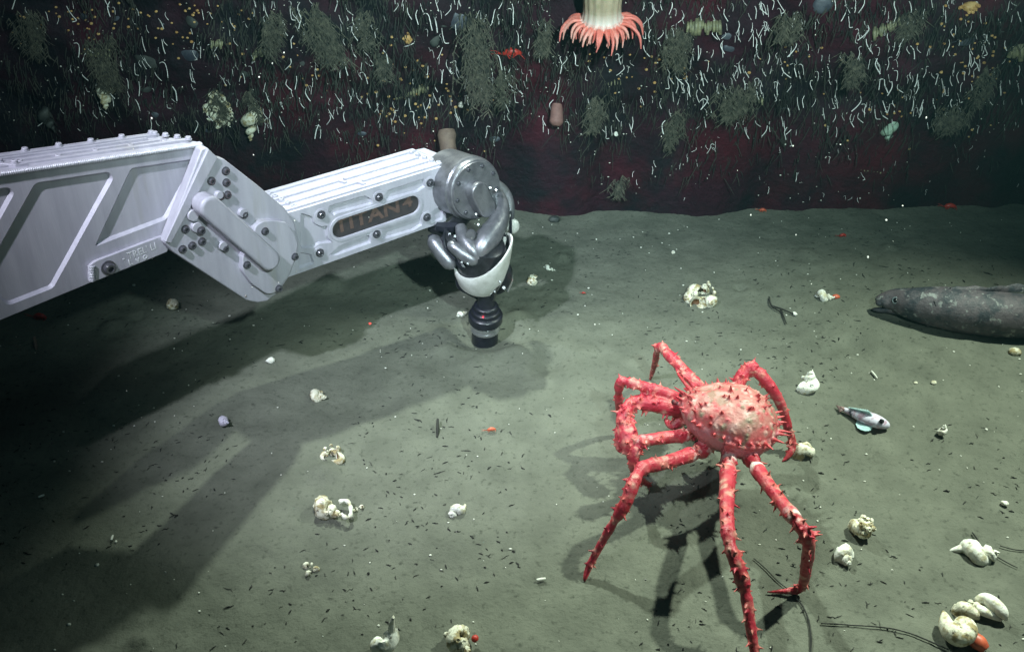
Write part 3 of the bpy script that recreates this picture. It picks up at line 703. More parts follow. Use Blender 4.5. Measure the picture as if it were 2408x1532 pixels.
limb([(1755, 1040, .095), (1764, 1072, .105), (1786, 1110, .115), (1826, 1165, .125), (1866, 1216, .135), (1893, 1252, .126), (1902, 1280, .112), (1896, 1330, .062), (1884, 1384, .010), (1850, 1389, .006), (1803, 1391, .002)],
     [w * 17, w * 18, w * 18, w * 17, w * 16, w * 16, w * 15, w * 14, w * 9, w * 7, w * 2], None, (1.1, 1.8, 4.0), 30, 0.0085, dark_from=6.0, seed=2, pinch=(1.6, 4.2, 8.1))  # dark lower piece: its shaded underside painted in
limb([(1680, 1040, .095), (1648, 1058, .100), (1612, 1072, .108), (1560, 1088, .116), (1512, 1100, .122), (1490, 1135, .120), (1470, 1185, .100), (1440, 1232, .072), (1408, 1288, .038), (1384, 1335, .012), (1374, 1366, .0)],
     [w * 17, w * 19, w * 19, w * 19, w * 17, w * 17, w * 16, w * 12, w * 10, w * 9, w * 4], None, (0.9, 1.7), 30, 0.006, seed=3, pinch=(1.4, 4.5, 6.8))
limb([(1665, 1010, .095), (1632, 1018, .100), (1605, 1024, .104), (1550, 1030, .110), (1505, 1040, .112), (1492, 1068, .100), (1490, 1098, .078), (1505, 1125, .040), (1524, 1138, .012), (1533, 1143, .0)],
     [w * 15, w * 17, w * 17, w * 17, w * 16, w * 15, w * 13, w * 11, w * 7, w * 2], None, (1.0, 1.9, 3.9), 26, 0.007, dark_from=6.5, seed=4, pinch=(1.6, 4.4))
# right claw arm folded at the front
limb([(1640, 965, .09), (1600, 962, .098), (1555, 952, .108), (1508, 945, .112), (1484, 950, .112), (1468, 975, .104), (1464, 1000, .094)],
     [w * 16, w * 22, w * 24, w * 22, w * 18, w * 20, w * 20], None, (), 46, 0.008, seed=5)
limb([(1470, 985, .098), (1474, 1010, .090), (1480, 1040, .080), (1486, 1066, .066), (1478, 1082, .056)], [w * 18, w * 27, w * 27, w * 20, w * 7], None, (), 30, 0.006, seed=6)
limb([(1462, 1000, .090), (1456, 1030, .078), (1455, 1052, .064), (1462, 1064, .056)], [w * 16, w * 13, w * 9, w * 4], None, (), 8, 0.005, seed=7)
limb([(1630, 950, .085), (1605, 985, .080), (1580, 1000, .072), (1565, 985, .070)], [w * 18, w * 16, w * 13, w * 6], None, (1.0,), 12, 0.005, seed=17)
# front walking leg behind the claw
limb([(1630, 945, .095), (1590, 932, .115), (1540, 915, .128), (1495, 903, .134), (1463, 896, .132), (1455, 915, .110), (1456, 960, .062), (1458, 1005, .022), (1462, 1040, .0)],
     [w * 14, w * 15, w * 15, w * 14, w * 14, w * 13, w * 11, w * 8, w * 2], None, (), 24, 0.005, dark_from=5.0, seed=8, pinch=(3.6, 5.2))
# far legs
limb([(1665, 925, .10), (1634, 898, .120), (1604, 866, .125), (1576, 838, .122), (1556, 816, .115), (1545, 826, .098), (1541, 850, .060), (1533, 878, .020), (1528, 895, .0)],
     [w * 15, w * 17, w * 16, w * 16, w * 15, w * 11, w * 10, w * 7, w * 3], None, (), 24, 0.005, dark_from=5.0, seed=9, pinch=(3.4, 5.0))
limb([(1730, 930, .11), (1742, 890, .125), (1764, 866, .138), (1788, 880, .132), (1816, 915, .112), (1838, 955, .082), (1853, 1005, .045), (1864, 1042, .020), (1856, 1068, .008), (1838, 1086, .0)],
     [w * 15, w * 19, w * 20, w * 18, w * 16, w * 14, w * 12, w * 11, w * 9, w * 2], None, (), 34, 0.006, dark_from=5.0, seed=10, pinch=(2.6, 6.2))
# rostrum, eyes, feelers
nose = shell_pt(0.0, 0.12, 1.02)
for a, L in ((0.0, 0.022), (0.28, 0.014), (-0.28, 0.014)):
    spine(shell_pt(a, 0.18), fr_ + up * 0.25 + sd * a, L, 0.0035, RED2)
for s_ in (1, -1):
    e = shell_pt(0.22 * s_, -0.05, 1.02); crab.add((0.06, 0.012, 0.014), ball, e + fr_ * 0.006, 0.0046, 2)
    crab.add(RED2, tube, [e - fr_ * 0.004, e + fr_ * 0.004], [0.003, 0.003], 8)
for keys in ([(1634, 925, .120), (1614, 905, .130), (1596, 882, .128), (1586, 858, .120)], [(1636, 915, .118), (1618, 892, .130), (1603, 878, .128)]):
    pts = [PZ(*k) for k in keys]; crab.add(RED2, tube, pts, [0.0042, 0.0032, 0.0022, 0.0013][:len(pts)], 7)
co_ = crab.finish('king_crab', 0.00155, M['crab'], (cb.x, cb.y, gz(cb.x, cb.y)))
tag(co_, 'spiny red king crab with a tan shell standing high on long bent legs', 'crab')

# ------------------------------------------------------------------ big anemone hanging from the cliff
an = Body(); AC = (0.44, 0.36, 0.25); AW = (0.76, 0.66, 0.60); AP = (0.80, 0.20, 0.15); AR = (0.62, 0.06, 0.035)
AD = 1.80
t0, t1 = P(1422, -120, AD - 0.07), P(1415, 50, AD + 0.02)
axd = (t1 - t0).normalized(); Lc = (t1 - t0).length
def column(bm):
    n = 64; prof = [(0.042, 0), (0.040, Lc * 0.25), (0.038, Lc * 0.55), (0.035, Lc * 0.8), (0.037, Lc * 0.93), (0.041, Lc), (0.034, Lc + 0.008), (0.012, Lc + 0.012)]
    prof = curve(prof, 4); u = axd.orthogonal().normalized(); v = axd.cross(u); rings = []
    for r, z in prof:
        rings.append([bm.verts.new(t0 + axd * z + (u * math.cos(2 * math.pi * k / n) + v * math.sin(2 * math.pi * k / n)) * r * (1 + 0.022 * math.cos(16 * 2 * math.pi * k / n))) for k in range(n)])
    for a, b in zip(rings, rings[1:]):
        for k in range(n): bm.faces.new((a[k], a[(k + 1) % n], b[(k + 1) % n], b[k]))
    bm.faces.new(list(reversed(rings[0]))); bm.faces.new(rings[-1])
def ccol(p):
    z = (p - t0).dot(axd) / Lc; a = noise.noise(V((math.atan2((p - t0).y, (p - t0).x) * 9, 0, z * 1.2))); f = noise.noise(p * 240)
    c = tuple(x * (1 + 0.35 * a) for x in AC)
    if f > 0.42: c = (0.30, 0.28, 0.16)
    t = min(1, max(0, (z - 0.78) / 0.16)); return tuple(x * (1 - t) + y * t for x, y in zip(c, AW))
an.add(ccol, column)
rn = random.Random(11)
hu = V((1, 0, 0)); hv = axd.cross(hu).normalized(); hu = hv.cross(axd).normalized()
for ringi, (r0, cnt) in enumerate(((0.042, 34), (0.039, 30), (0.033, 26))):
    for k in range(cnt):
        a = 2 * math.pi * k / cnt + rn.uniform(-0.07, 0.07); o_ = hu * math.cos(a) + hv * math.sin(a)
        side = abs(math.cos(a)); L = rn.uniform(0.022, 0.038)
        b = t1 + o_ * r0 - axd * 0.002
        out = (0.75 + 0.7 * side ** 2 if ringi == 0 else 0.55 - .15 * ringi) * rn.uniform(.7, 1.2); cr = rn.uniform(-0.7, 0.7); tg = axd.cross(o_)
        pts = [b - o_ * 0.008, b + o_ * L * 0.28 * out + axd * L * (0.22 - 0.30 * side ** 3 * (ringi == 0)), b + o_ * L * 0.62 * out + axd * L * (0.55 - 0.20 * side ** 3) + tg * L * 0.12 * cr, b + o_ * L * 0.72 * out + axd * L * 0.95 + tg * L * 0.38 * cr + V((0, 0, -L * 0.1))]
        c = curve([(*p, r) for p, r in zip(pts, (0.0038, 0.0037, 0.0030, 0.0012))], 4)
        pale = rn.random() < 0.5
        def tcol(p, b=b, L=L, pale=pale, inner=ringi):
            d = min(1, (p - b).length / L); base = AR if inner else AP
            e = (0.80, 0.40, 0.34) if pale else (0.72, 0.20, 0.17); return tuple(x * (1 - d) + y * d for x, y in zip(base, e))
        an.add(tcol, tube, [V(p[:3]) for p in c], [p[3] for p in c], 8)
ao = an.finish('sea_anemone', 0.0011, M['anem'], t0)
tag(ao, 'large cream sea anemone with coral-pink tentacles hanging from the cliff', 'sea anemone')

# ------------------------------------------------------------------ tan columns of closed anemones
def closed_anemone(pts, rads, d, m, label, name='closed_anemone'):
    q = [W(*p) for p in pts]; dd = min(depth(x) for x in q) - d
    c = curve([(*P(x, y, dd), r * dd / FPX) for (x, y), r in zip(pts, rads)], 5); bm = bmesh.new()
    tube(bm, [V(p[:3]) for p in c], [p[3] * (1 + 0.05 * noise.noise(V(p[:3]) * 60)) for p in c], 24); fix(bm)
    return tag(obj(name, bm, m, loc=V(c[0][:3]), sharp=60), label, 'sea anemone')
closed_anemone([(1050, 306), (1051, 318), (1052, 335), (1056, 360), (1062, 392)], [19, 22, 19, 20, 22], 0.03, M['tan'], 'tan column anemone with tentacles drawn in behind the arm wrist')
closed_anemone([(1310, 245), (1309, 256), (1309, 272), (1308, 288), (1307, 296)], [11, 14, 15, 16, 8], 0.02, M['pinktan'], 'small pinkish stub of a closed anemone on the cliff under the big anemone')

# ------------------------------------------------------------------ big bottom fish
def loft(name, keys, m, parent=None, n=28, k=6, colf=None):
    """keys: (centre, half width, half height)"""
    c = curve([(*p, a, b) for p, a, b in keys], k); bm = bmesh.new(); rings = []
    for i, q in enumerate(c):
        p = V(q[:3]); t = V(c[min(i + 1, len(c) - 1)][:3]) - V(c[max(i - 1, 0)][:3]); t.normalize()
        s = t.cross(V((0, 0, 1))).normalized(); u = s.cross(t)
        rings.append([bm.verts.new(p + s * math.cos(2 * math.pi * j / n) * max(q[3], 4e-4) + u * math.sin(2 * math.pi * j / n) * max(q[4], 4e-4)) for j in range(n)])
    for a, b in zip(rings, rings[1:]):
        for j in range(n): bm.faces.new((a[j], a[(j + 1) % n], b[(j + 1) % n], b[j]))
    bm.faces.new(list(reversed(rings[0]))); bm.faces.new(rings[-1]); fix(bm); return bm
EH = [(PZ(2060, 714, .030), .003, .003), (PZ(2064, 712, .032), .009, .007), (PZ(2074, 707, .036), .015, .013), (PZ(2104, 705, .040), .022, .022), (PZ(2150, 714, .043), .030, .032), (PZ(2210, 722, .044), .038, .040), (PZ(2290, 733, .043), .043, .043), (PZ(2400, 742, .042), .042, .042), (PZ(2520, 740, .034), .030, .032), (PZ(2660, 725, .030), .020, .026), (PZ(2780, 700, .026), .008, .018), (PZ(2810, 692, .025), .002, .010)]
bm = loft('eelpout', EH, None)
for v in bm.verts: v.co += (v.co - cb).normalized() * 0.0022 * noise.noise(v.co * 55)
eel = obj('bottom_fish', bm, M['eel'], loc=V((*PZ(2210, 722, 0.0).xy, 0)))
tag(eel, 'big mottled grey fish lying on the silt with its head towards the crab', 'fish')
bm = bmesh.new(); jaw = curve([(*PZ(2052, 727, .016), .003), (*PZ(2066, 728, .016), .006), (*PZ(2090, 728, .018), .008), (*PZ(2125, 735, .022), .008), (*PZ(2160, 745, .026), .006)], 4)
tube(bm, [V(p[:3]) for p in jaw], [p[3] for p in jaw], 12, flat=0.8); fix(bm); obj('lower_jaw', bm, M['eel'], eel)
ec = PZ(2106, 706, .040); ed = (CAM - ec).normalized(); ec = ec + ed * 0.0145
bm = bmesh.new(); lathe(bm, ec + ed * 0.006, ed, [(0.0072, -0.003), (0.0066, 0.0015), (0.0050, 0.003), (0.0046, 0.001)], 24, cap=False); fix(bm); er = obj('eye_ring', bm, M['eyering'], eel)
bm = bmesh.new(); ball(bm, ec + ed * 0.006, 0.0048, 3, (1, 1, 0.9)); obj('eye', bm, M['eye'], er)
def fin(pts, z0, rise, m, parent, name, thick=0.0012):
    bm = bmesh.new(); a = [bm.verts.new(PZ(x, y, z)) for x, y, z in pts]; f = bm.faces.new(a)
    r = bmesh.ops.extrude_face_region(bm, geom=[f]); nv = [e for e in r['geom'] if isinstance(e, bmesh.types.BMVert)]
    bmesh.ops.translate(bm, verts=nv, vec=V((0, 0, thick))); fix(bm); return obj(name, bm, m, parent)
bm = bmesh.new()
for i in range(14):
    f = i / 13; b = PZ(2186 + 70 * f, 681 + 10 * f, .068 - 0.004 * f)
    tube(bm, [b, b + V((0.026, -0.004, 0.006 - 0.012 * f)), b + V((0.050, -0.010, 0.003 - 0.016 * f))], [0.0034, 0.0026, 0.0008], 6)
fix(bm)
obj('pectoral_fin', bm, mat('dark_fin', (0.022, 0.020, 0.040), (0.035, 0.035, 0.050), 80, 0.5), eel)

bm = bmesh.new(); fr1 = []; fr2 = []
for i in range(41):
    f = i / 40; x = 2215 + 560 * f; b = PZ(x, 724 + 14 * f - 40 * max(0, f - .6), .0435) + V((0, 0, (.0395 + .002 * f) * (1 - max(0, f - .35) * .95))); k = .004 + .011 * math.sin(math.pi * min(1, f * 1.15)) + .0018 * math.sin(i * 1.9)
    for dy, l in ((-.0012, fr1), (.0012, fr2)): l.append((bm.verts.new(b + V((0, dy * 2, 0))), bm.verts.new(b + V((.006, dy + .004 * math.sin(i * .7), k)))))
for l in (fr1, fr2):
    for a, c in zip(l, l[1:]): bm.faces.new((a[0], c[0], c[1], a[1]))
for a, c, d, e in zip(fr1, fr1[1:], fr2, fr2[1:]): bm.faces.new((a[1], c[1], e[1], d[1]))
fix(bm); obj('dorsal_fin', bm, M['eel'], eel)
gill = []
for i in range(15):
    t = math.radians(-70 + 10 * i); c0_ = PZ(2176, 718, .0435); s_ = .0345
    gill.append(c0_ + V((.010 * math.cos(t) - .004, -s_ * math.cos(t * .55) * .98, s_ * math.sin(t) * .9)))
bm = bmesh.new(); tube(bm, gill, [.0006 + .0016 * math.sin(math.pi * i / 14) for i in range(15)], 6); fix(bm); obj('gill_cover', bm, M['eel'], eel)

# ------------------------------------------------------------------ small pale fish
LF = [(PZ(2090, 1000, .008), .003, .003), (PZ(2083, 998, .010), .008, .007), (PZ(2066, 992, .013), .012, .010), (PZ(2045, 984, .014), .013, .010), (PZ(2022, 977, .013), .010, .008), (PZ(2003, 970, .012), .006, .006), (PZ(1984, 962, .011), .0035, .004), (PZ(1976, 958, .011), .001, .003)]
bm = loft('f', LF, None, n=20)
cl = bm.verts.layers.float_color.new('Col')
for v in bm.verts:
    f = proj(v.co)[0]; k = noise.noise(v.co * 120)
    c = (0.62, 0.60, 0.70) if k < 0.12 else (0.46, 0.30, 0.38)
    if 1996 < f < 2003: c = (0.05, 0.05, 0.07)
    if f < 1986: c = (0.30, 0.18, 0.17)
    v[cl] = (*c, 1)
sf = obj('small_fish', bm, M['fish'], loc=V((*PZ(2035, 984, 0).xy, 0)))
tag(sf, 'small pale lilac fish with a turquoise fin resting on silt near the crab', 'fish')
def fanfin(px, dz):
    bm = bmesh.new(); root = PZ(2042, 990, .012); N_ = 12; prev = None
    edge = [PZ(x, y, .003 + dz) for x, y in ((2014, 990), (2012, 998), (2016, 1006), (2024, 1011), (2034, 1014), (2042, 1014), (2050, 1010))]
    vs = [bm.verts.new(root)] + [bm.verts.new(e) for e in edge] + [bm.verts.new(PZ(2052, 996, .012))]
    f = bm.faces.new(vs); r = bmesh.ops.extrude_face_region(bm, geom=[f])
    bmesh.ops.translate(bm, verts=[e for e in r['geom'] if isinstance(e, bmesh.types.BMVert)], vec=V((0, 0, 0.0015)))
    fix(bm); return bm
obj('pectoral_fin', fanfin(0, 0.001), M['fin'], sf, smooth=False)
bm = bmesh.new()
for i in range(7):
    b = PZ(1985, 962, .011); e = PZ(1966 + i * 1.2, 952 + i * 2.6, .010); tube(bm, [b, (b + e) / 2, e], [0.0018, 0.0016, 0.0006], 6)
fix(bm); obj('tail_fin', bm, mat('brown_fin', (0.20, 0.12, 0.11), (0.12, 0.08, 0.08), 90), sf)
bm = bmesh.new()
ball(bm, PZ(2073, 990, .0225), 0.0042, 2); obj('eye', bm, M['eye'], sf)
bm = bmesh.new()
for i in range(12):
    f = i / 11; b = PZ(2052 - 42 * f, 980 - 13 * f, .021 - .006 * f); tube(bm, [b, b + V((-.006, .002, .008 - .003 * f)), b + V((-.011, .003, .013 - .006 * f))], [.0016, .0013, .0005], 5)
fix(bm); obj('dorsal_fin', bm, M['fin'], sf)
# ------------------------------------------------------------------ shells
def snail_bm(turns=3.6, tall=1.0, grow=0.52, rib=0, seg=22, ring=14, canal=0.0, seed=0):
    """spiral shell of diameter about 1, spire along +Z, mouth towards -Y/+X; returns bm with throat faces marked as material 1"""
    bm = bmesh.new(); rings = []; N_ = int(turns * seg)
    for i in range(N_ + 1):
        t = i / seg; s = grow ** t; th = t * 2 * math.pi; rr = 0.27 * s; Rr = 0.24 * s
        c = V((math.cos(th) * Rr, math.sin(th) * Rr, (1 - s) * 0.95 * tall))
        o = V((math.cos(th), math.sin(th), 0)); ring_ = []
        kk = 1 + (0.07 * math.cos(rib * th) if rib else 0) + 0.06 * noise.noise(V((t * 3, seed, 0)))
        for k in range(ring):
            a = 2 * math.pi * k / ring
            ring_.append(bm.verts.new(c + (o * math.cos(a) + V((0, 0, 1)) * math.sin(a) * (0.85 + 0.30 * tall)) * rr * kk * (1 + 0.03 * math.cos(5 * a))))
        rings.append(ring_)
    for a, b in zip(rings, rings[1:]):
        for k in range(ring): bm.faces.new((a[k], a[(k + 1) % ring], b[(k + 1) % ring], b[k]))
    bm.faces.new(rings[-1])
    c0 = sum((v.co for v in rings[0]), V()) / ring
    back = V((0, 1, 0)); prev = rings[0]; fs = []
    for kq, dd in ((1.10, -0.03), (0.80, 0.0), (0.68, 0.10), (0.30, 0.20)):
        nr = [bm.verts.new(c0 + (v.co - c0) * kq + back * dd) for v in rings[0]]
        for k in range(ring):
            f = bm.faces.new((prev[(k + 1) % ring], prev[k], nr[k], nr[(k + 1) % ring]))
            if kq < 0.75: fs.append(f)
        prev = nr
    fs.append(bm.faces.new(list(reversed(prev))))
    if canal: tube(bm, [c0 + V((0, 0.02, -0.15)), c0 + V((-0.05, 0.02, -0.15 - canal * 0.6)), c0 + V((-0.08, 0.0, -0.15 - canal))], [0.13, 0.08, 0.04], 10)
    for f in fs: f.material_index = 1
    return bm
def rough_up(bm, amt, freq, seed):
    for v in bm.verts:
        n_ = noise.noise_vector(v.co * freq + V((seed * 3.7, seed, 0))); v.co += n_ * amt
def barnacles(bm, n, seed, r=0.5, size=0.12):
    rr = random.Random(seed)
    for _ in range(n):
        d = V((rr.gauss(0, 1), rr.gauss(0, 1), rr.gauss(0.4, 1))).normalized(); b = d * r * rr.uniform(0.75, 1.0) + V((0, 0, 0.25)); s = size * rr.uniform(0.6, 1.3)
        lathe(bm, b - d * s * 0.4, d, [(s, 0), (s * 0.85, s * 0.5), (s * 0.5, s * 0.95), (s * 0.36, s * 0.9), (s * 0.25, s * 0.3)], 9)
def place(bm, name, px, py, spx, rot, m, label, cat='shell', group=None, sink=0.42, on_wall=False, lift=0.0):
    p = W(px, py) if on_wall else G(px, py + spx * 0.25)
    s = sz(spx, p); mt = Euler([R(a) for a in rot]).to_matrix().to_4x4() @ Matrix.Scale(s, 4)
    bmesh.ops.transform(bm, matrix=mt, verts=bm.verts)
    lo = min(v.co.z for v in bm.verts); cx = sum((v.co for v in bm.verts), V()) / len(bm.verts)
    if on_wall:
        hy = max(v.co.y for v in bm.verts); off = V((p.x - cx.x, p.y - hy + s * 0.18 - lift, p.z - cx.z))
    else:
        off = V((p.x - cx.x, p.y - cx.y, p.z - lo - s * sink * 0.5))
    bmesh.ops.translate(bm, vec=off, verts=bm.verts)
    fix(bm)
    o = obj(name, bm, m if isinstance(m, list) else [m, M['throat']], loc=p, sharp=60)
    return tag(o, label, cat, group)
def snail(px, py, spx, rot, label, m='shell', tall=1.0, rough=0.06, barn=0, seed=0, on_wall=False, name='snail_shell', **kw):
    lift = kw.pop('lift', 0.0); cat = kw.pop('cat', 'shell')
    bm = snail_bm(tall=tall, seed=seed, **kw); rough_up(bm, rough, 4, seed); rough_up(bm, rough * .55, 11, seed + 3)
    if barn: barnacles(bm, barn, seed, 0.42, 0.11)
    return place(bm, name, px, py, spx, rot, M[m], label, cat, on_wall=on_wall, lift=lift)
def blob_shells(px, py, spx, n, label, seed, m='shell', name='shell_clump', spread=0.30, flat=0.7):
    rr = random.Random(seed); bm = bmesh.new()
    for i in range(n):
        a = 2 * math.pi * i / n + rr.uniform(-0.4, 0.4); c = V((math.cos(a) * spread * rr.uniform(0.7, 1.1), math.sin(a) * spread * rr.uniform(0.7, 1.1), rr.uniform(0.08, 0.2))) if n > 1 else V((0, 0, 0.2))
        b2 = snail_bm(turns=2.6, tall=rr.uniform(0.5, 0.9), seed=seed + i, seg=14, ring=10); rough_up(b2, 0.03, 6, seed + i)
        s = rr.uniform(0.42, 0.6) if n > 1 else 0.9
        bmesh.ops.transform(b2, verts=b2.verts, matrix=Matrix.Translation(c) @ Euler([rr.uniform(0, 6.28) for _ in range(3)]).to_matrix().to_4x4() @ Matrix.Scale(s, 4))
        me = bpy.data.meshes.new('t'); b2.to_mesh(me); b2.free(); bm.from_mesh(me); bpy.data.meshes.remove(me)
    barnacles(bm, n * 2, seed, 0.34, 0.07)
    return place(bm, name, px, py, spx, (0, 0, rr.uniform(0, 360)), M[m], label, 'shell')

snail(414, 719, 38, (60, 20, 40), 'round cream snail shell on the silt below the upper arm', seed=1)
snail(757, 928, 40, (75, -30, 80), 'cream shell with a dark edge lying between the two arm shadows', seed=2, barn=2)
snail(533, 995, 36, (50, 60, 20), 'lilac grey shell in the shadow of the arm', m='lilac', seed=3)
blob_shells(782, 1056, 66, 3, 'clump of three cream shells in the arm shadow', 5)
w_ = snail(782, 1198, 68, (80, 0, 60), 'yellowish whelk shell with a broken white ring of lip at its side', seed=6, barn=4, tall=1.2)
bm = bmesh.new(); q = [PZ(x, y, .012) for x, y in ((797, 1180), (812, 1176), (822, 1184), (825, 1198), (824, 1212), (813, 1216), (803, 1208))]
c = curve([tuple(p) for p in q], 4); tube(bm, [V(p) for p in c], [0.0030 + 0.0008 * math.sin(i * 1.3) for i in range(len(c))], 8); fix(bm)
obj('broken_lip', bm, M['pale'], w_)
blob_shells(843, 1187, 34, 2, 'small pale shell bits beside the yellowish whelk shell', 7, name='shell_fragment')
snail(1070, 1196, 42, (100, 40, -30), 'broken white shell with a sharp lip alone on open silt', m='pale', seed=8, canal=0.3, turns=2.0)
blob_shells(729, 1330, 40, 3, 'scatter of tiny cream shell bits at the edge of the arm shadow', 9, name='shell_fragment', spread=0.42)
s11 = snail(897, 1522, 74, (180, 12, 15), 'white spindle shell with a long spout pointing up at the bottom edge', m='pale', canal=0.75, tall=1.2, seed=10)
s12 = snail(1090, 1512, 84, (70, 50, 20), 'barnacled cream shell with a red spot at the bottom edge', barn=9, seed=11)
bm = bmesh.new(); ball(bm, PZ(1117, 1500, .012), 0.0048, 2, rough=0.2); obj('red_claw', bm, M['red'], s12)
snail(1253, 660, 34, (50, -40, 30), 'cream snail shell on the silt beside the arm wrist', seed=12)
snail(1297, 630, 18, (90, 0, 60), 'tiny white turret shell beyond the shell by the arm wrist', m='pale', tall=1.8, seed=13, turns=3)
snail(1092, 734, 22, (70, 0, 110), 'tiny white shell touching the black corer', m='pale', seed=14)
blob_shells(1644, 683, 86, 5, 'knobbly cluster of cream shells on the far silt', 15, spread=0.36)
s16 = snail(1948, 694, 38, (80, 0, 70), 'white shell with an orange hermit crab end near the big fish', m='pale', seed=16)
bm = bmesh.new(); ball(bm, PZ(1966, 697, .008), 0.0065, 2, (1.3, 0.8, 0.7), 0.2, 2); obj('hermit_crab', bm, M['orange'], s16)
snail(1585, 593, 12, (70, 0, 20), 'tiny white shell far out on the silt before the cliff', m='pale', seed=17)
snail(1900, 897, 58, (15, -12, 200), 'cap-shaped white shell with yellow patches behind the crab', m='pale', tall=0.9, seed=18, barn=3)
snail(1893, 1044, 62, (75, 20, 150), 'round cream shell with an open mouth at the tip of a crab leg', seed=19, barn=2, tall=0.8)
snail(2030, 1242, 70, (35, 25, 60), 'round barnacle-crusted shell on the silt to the side of the crab', seed=20, barn=12, tall=0.7)
snail(1990, 1309, 60, (80, 0, 10), 'white ribbed shell beside the barnacle-crusted round shell', m='pale', rib=9, seed=21, tall=0.9)
s22 = snail(2312, 1292, 74, (60, -40, 95), 'white shell with a hooked spout near the photo edge', m='pale', canal=0.6, turns=2.2, seed=22)
bm = bmesh.new(); cur = curve([(*PZ(2300, 1302, .004), .006), (*PZ(2316, 1310, .004), .0055), (*PZ(2326, 1313, .004), .002)], 3); tube(bm, [V(p[:3]) for p in cur], [p[3] for p in cur], 8); fix(bm); obj('shell_prong', bm, M['pale'], s22)
s23 = snail(2290, 1424, 66, (70, 30, 100), 'big white whelk shell with a long open mouth near the curled horn shell', seed=23, barn=4)
for nm, pts in (('outer_lip', [(2294, 1412, .012, .004), (2316, 1406, .016, .0078), (2340, 1420, .017, .0085), (2358, 1440, .013, .0075), (2366, 1458, .006, .002)]), ('inner_lip', [(2296, 1428, .008, .006), (2316, 1438, .008, .006), (2336, 1448, .006, .0045), (2356, 1458, .004, .002)])):
    bm = bmesh.new(); cur = curve([(*PZ(x, y, z), r) for x, y, z, r in pts], 5); tube(bm, [V(p[:3]) for p in cur], [p[3] for p in cur], 10); fix(bm); obj(nm, bm, M['pale'], s23)
bm = bmesh.new(); cur = curve([(*PZ(x, y, z), r) for x, y, z, r in [(2219, 1437, .016, .002), (2222, 1450, .017, .006), (2226, 1468, .016, .010), (2238, 1484, .016, .013), (2256, 1494, .016, .0135), (2274, 1486, .017, .0125), (2276, 1470, .019, .010), (2262, 1462, .020, .008), (2250, 1470, .021, .006)]], 6)
tube(bm, [V(p[:3]) for p in cur], [p[3] for p in cur], 14); barnacles_pts = None; fix(bm)
s24 = tag(obj('horn_shell', bm, M['shell'], loc=G(2248, 1482)), 'curled horn-shaped shell with an orange hermit crab tail sticking out', 'shell')
bm = bmesh.new(); cur = curve([(*PZ(x, y, z), r) for x, y, z, r in [(2272, 1490, .012, .008), (2288, 1500, .010, .0095), (2304, 1512, .008, .0100), (2318, 1526, .005, .006)]], 5); tube(bm, [V(p[:3]) for p in cur], [p[3] for p in cur], 12); fix(bm); obj('hermit_crab', bm, M['orange'], s24)
snail(2214, 1017, 32, (0, 0, 30), 'small white pointed shell past the pale fish', m='pale', tall=1.1, seed=25)
snail(2363, 1182, 24, (10, 20, 30), 'small white cap shell at the photo edge', m='pale', tall=0.5, seed=26)
for x, y, s, c in ((637, 850, 20, 'white chip of shell in the arm shadow'), (2195, 901, 13, 'pale orange pebble beyond the pale fish'), (2153, 901, 9, 'tiny pale pebble beside the pale orange pebble'), (2385, 830, 26, 'rounded pale pebble below the big fish'), (1303, 520, 24, 'grey pebble at the foot of the cliff')):
    p = G(x, y); bm = bmesh.new(); ball(bm, p + V((0, 0, sz(s, p) * 0.2)), sz(s, p) * 0.5, 2, (1.1, 0.9, 0.7), 0.35, x, 1.5); tag(obj('pebble' if 'pebble' in c else 'shell_chip', bm, M['pale'] if 'white' in c else M['shell' if 'grey' not in c else 'limpet'], loc=p), c, 'pebble' if 'pebble' in c else 'shell')
def rod(px, py, px2, py2, wpx, m, label, name='twig', z=0.004, cat='twig', group=None, bend=0.0, z2=None):
    a, b = G(px, py), G(px2, py2); a = a + V((0, 0, z)); b = b + V((0, 0, z if z2 is None else z2)); bm = bmesh.new(); mid = (a + b) / 2 + (b - a).cross(V((0, 0, 1))) * bend
    r = sz(wpx, a) / 2; c = curve([(*a, r * .8), (*mid, r), (*b, r * .6)], 4); tube(bm, [V(p[:3]) for p in c], [p[3] for p in c], 8); fix(bm)
    return tag(obj(name, bm, m, loc=a), label, cat, group)
rod(263, 1274, 267, 1262, 6, M['grit'], 'short white rod of shell on silt between the two arm shadows', 'tube_fragment', cat='shell')
rod(92, 1173, 106, 1167, 6, M['grit'], 'short white rod of shell at the rim of the black shadow', 'tube_fragment', cat='shell')
rod(1262, 1368, 1283, 1364, 8, M['grit'], 'short white rod of shell on the bright silt left of the crab leg', 'tube_fragment', cat='shell')
rod(2048, 876, 2062, 893, 5, M['grit'], 'thin pale rod of shell between the cap shell and the big fish', 'tube_fragment', cat='shell')
rod(1030, 998, 1028, 1028, 7, M['debris'], 'short black stick standing in the silt below the corer', 'twig', z=0.012, z2=0.0)
rod(84, 805, 85, 822, 8, M['tan'], 'short pale peg standing in the silt under the arm', 'worm_tube', z=0.012, z2=0.0, cat='worm tube')
tw = rod(1808, 702, 1840, 740, 4, M['debris'], 'thin dark forked twig with a white tip before the big fish', 'twig', bend=0.15)
for nm, a, b, m in (('side_branch', (1812, 722), (1866, 742), M['debris']), ('side_branch', (1836, 732), (1848, 764), M['debris']), ('white_tip', (1864, 741), (1872, 744), M['grit'])):
    p, q = G(*a) + V((0, 0, .004)), G(*b) + V((0, 0, .004)); bm = bmesh.new(); r_ = 0.0016 if m is M['debris'] else 0.004; tube(bm, [p, (p + q) / 2 + V((0, .003, 0)), q], [r_, r_, r_ * .7], 7); fix(bm); obj(nm, bm, m, tw)
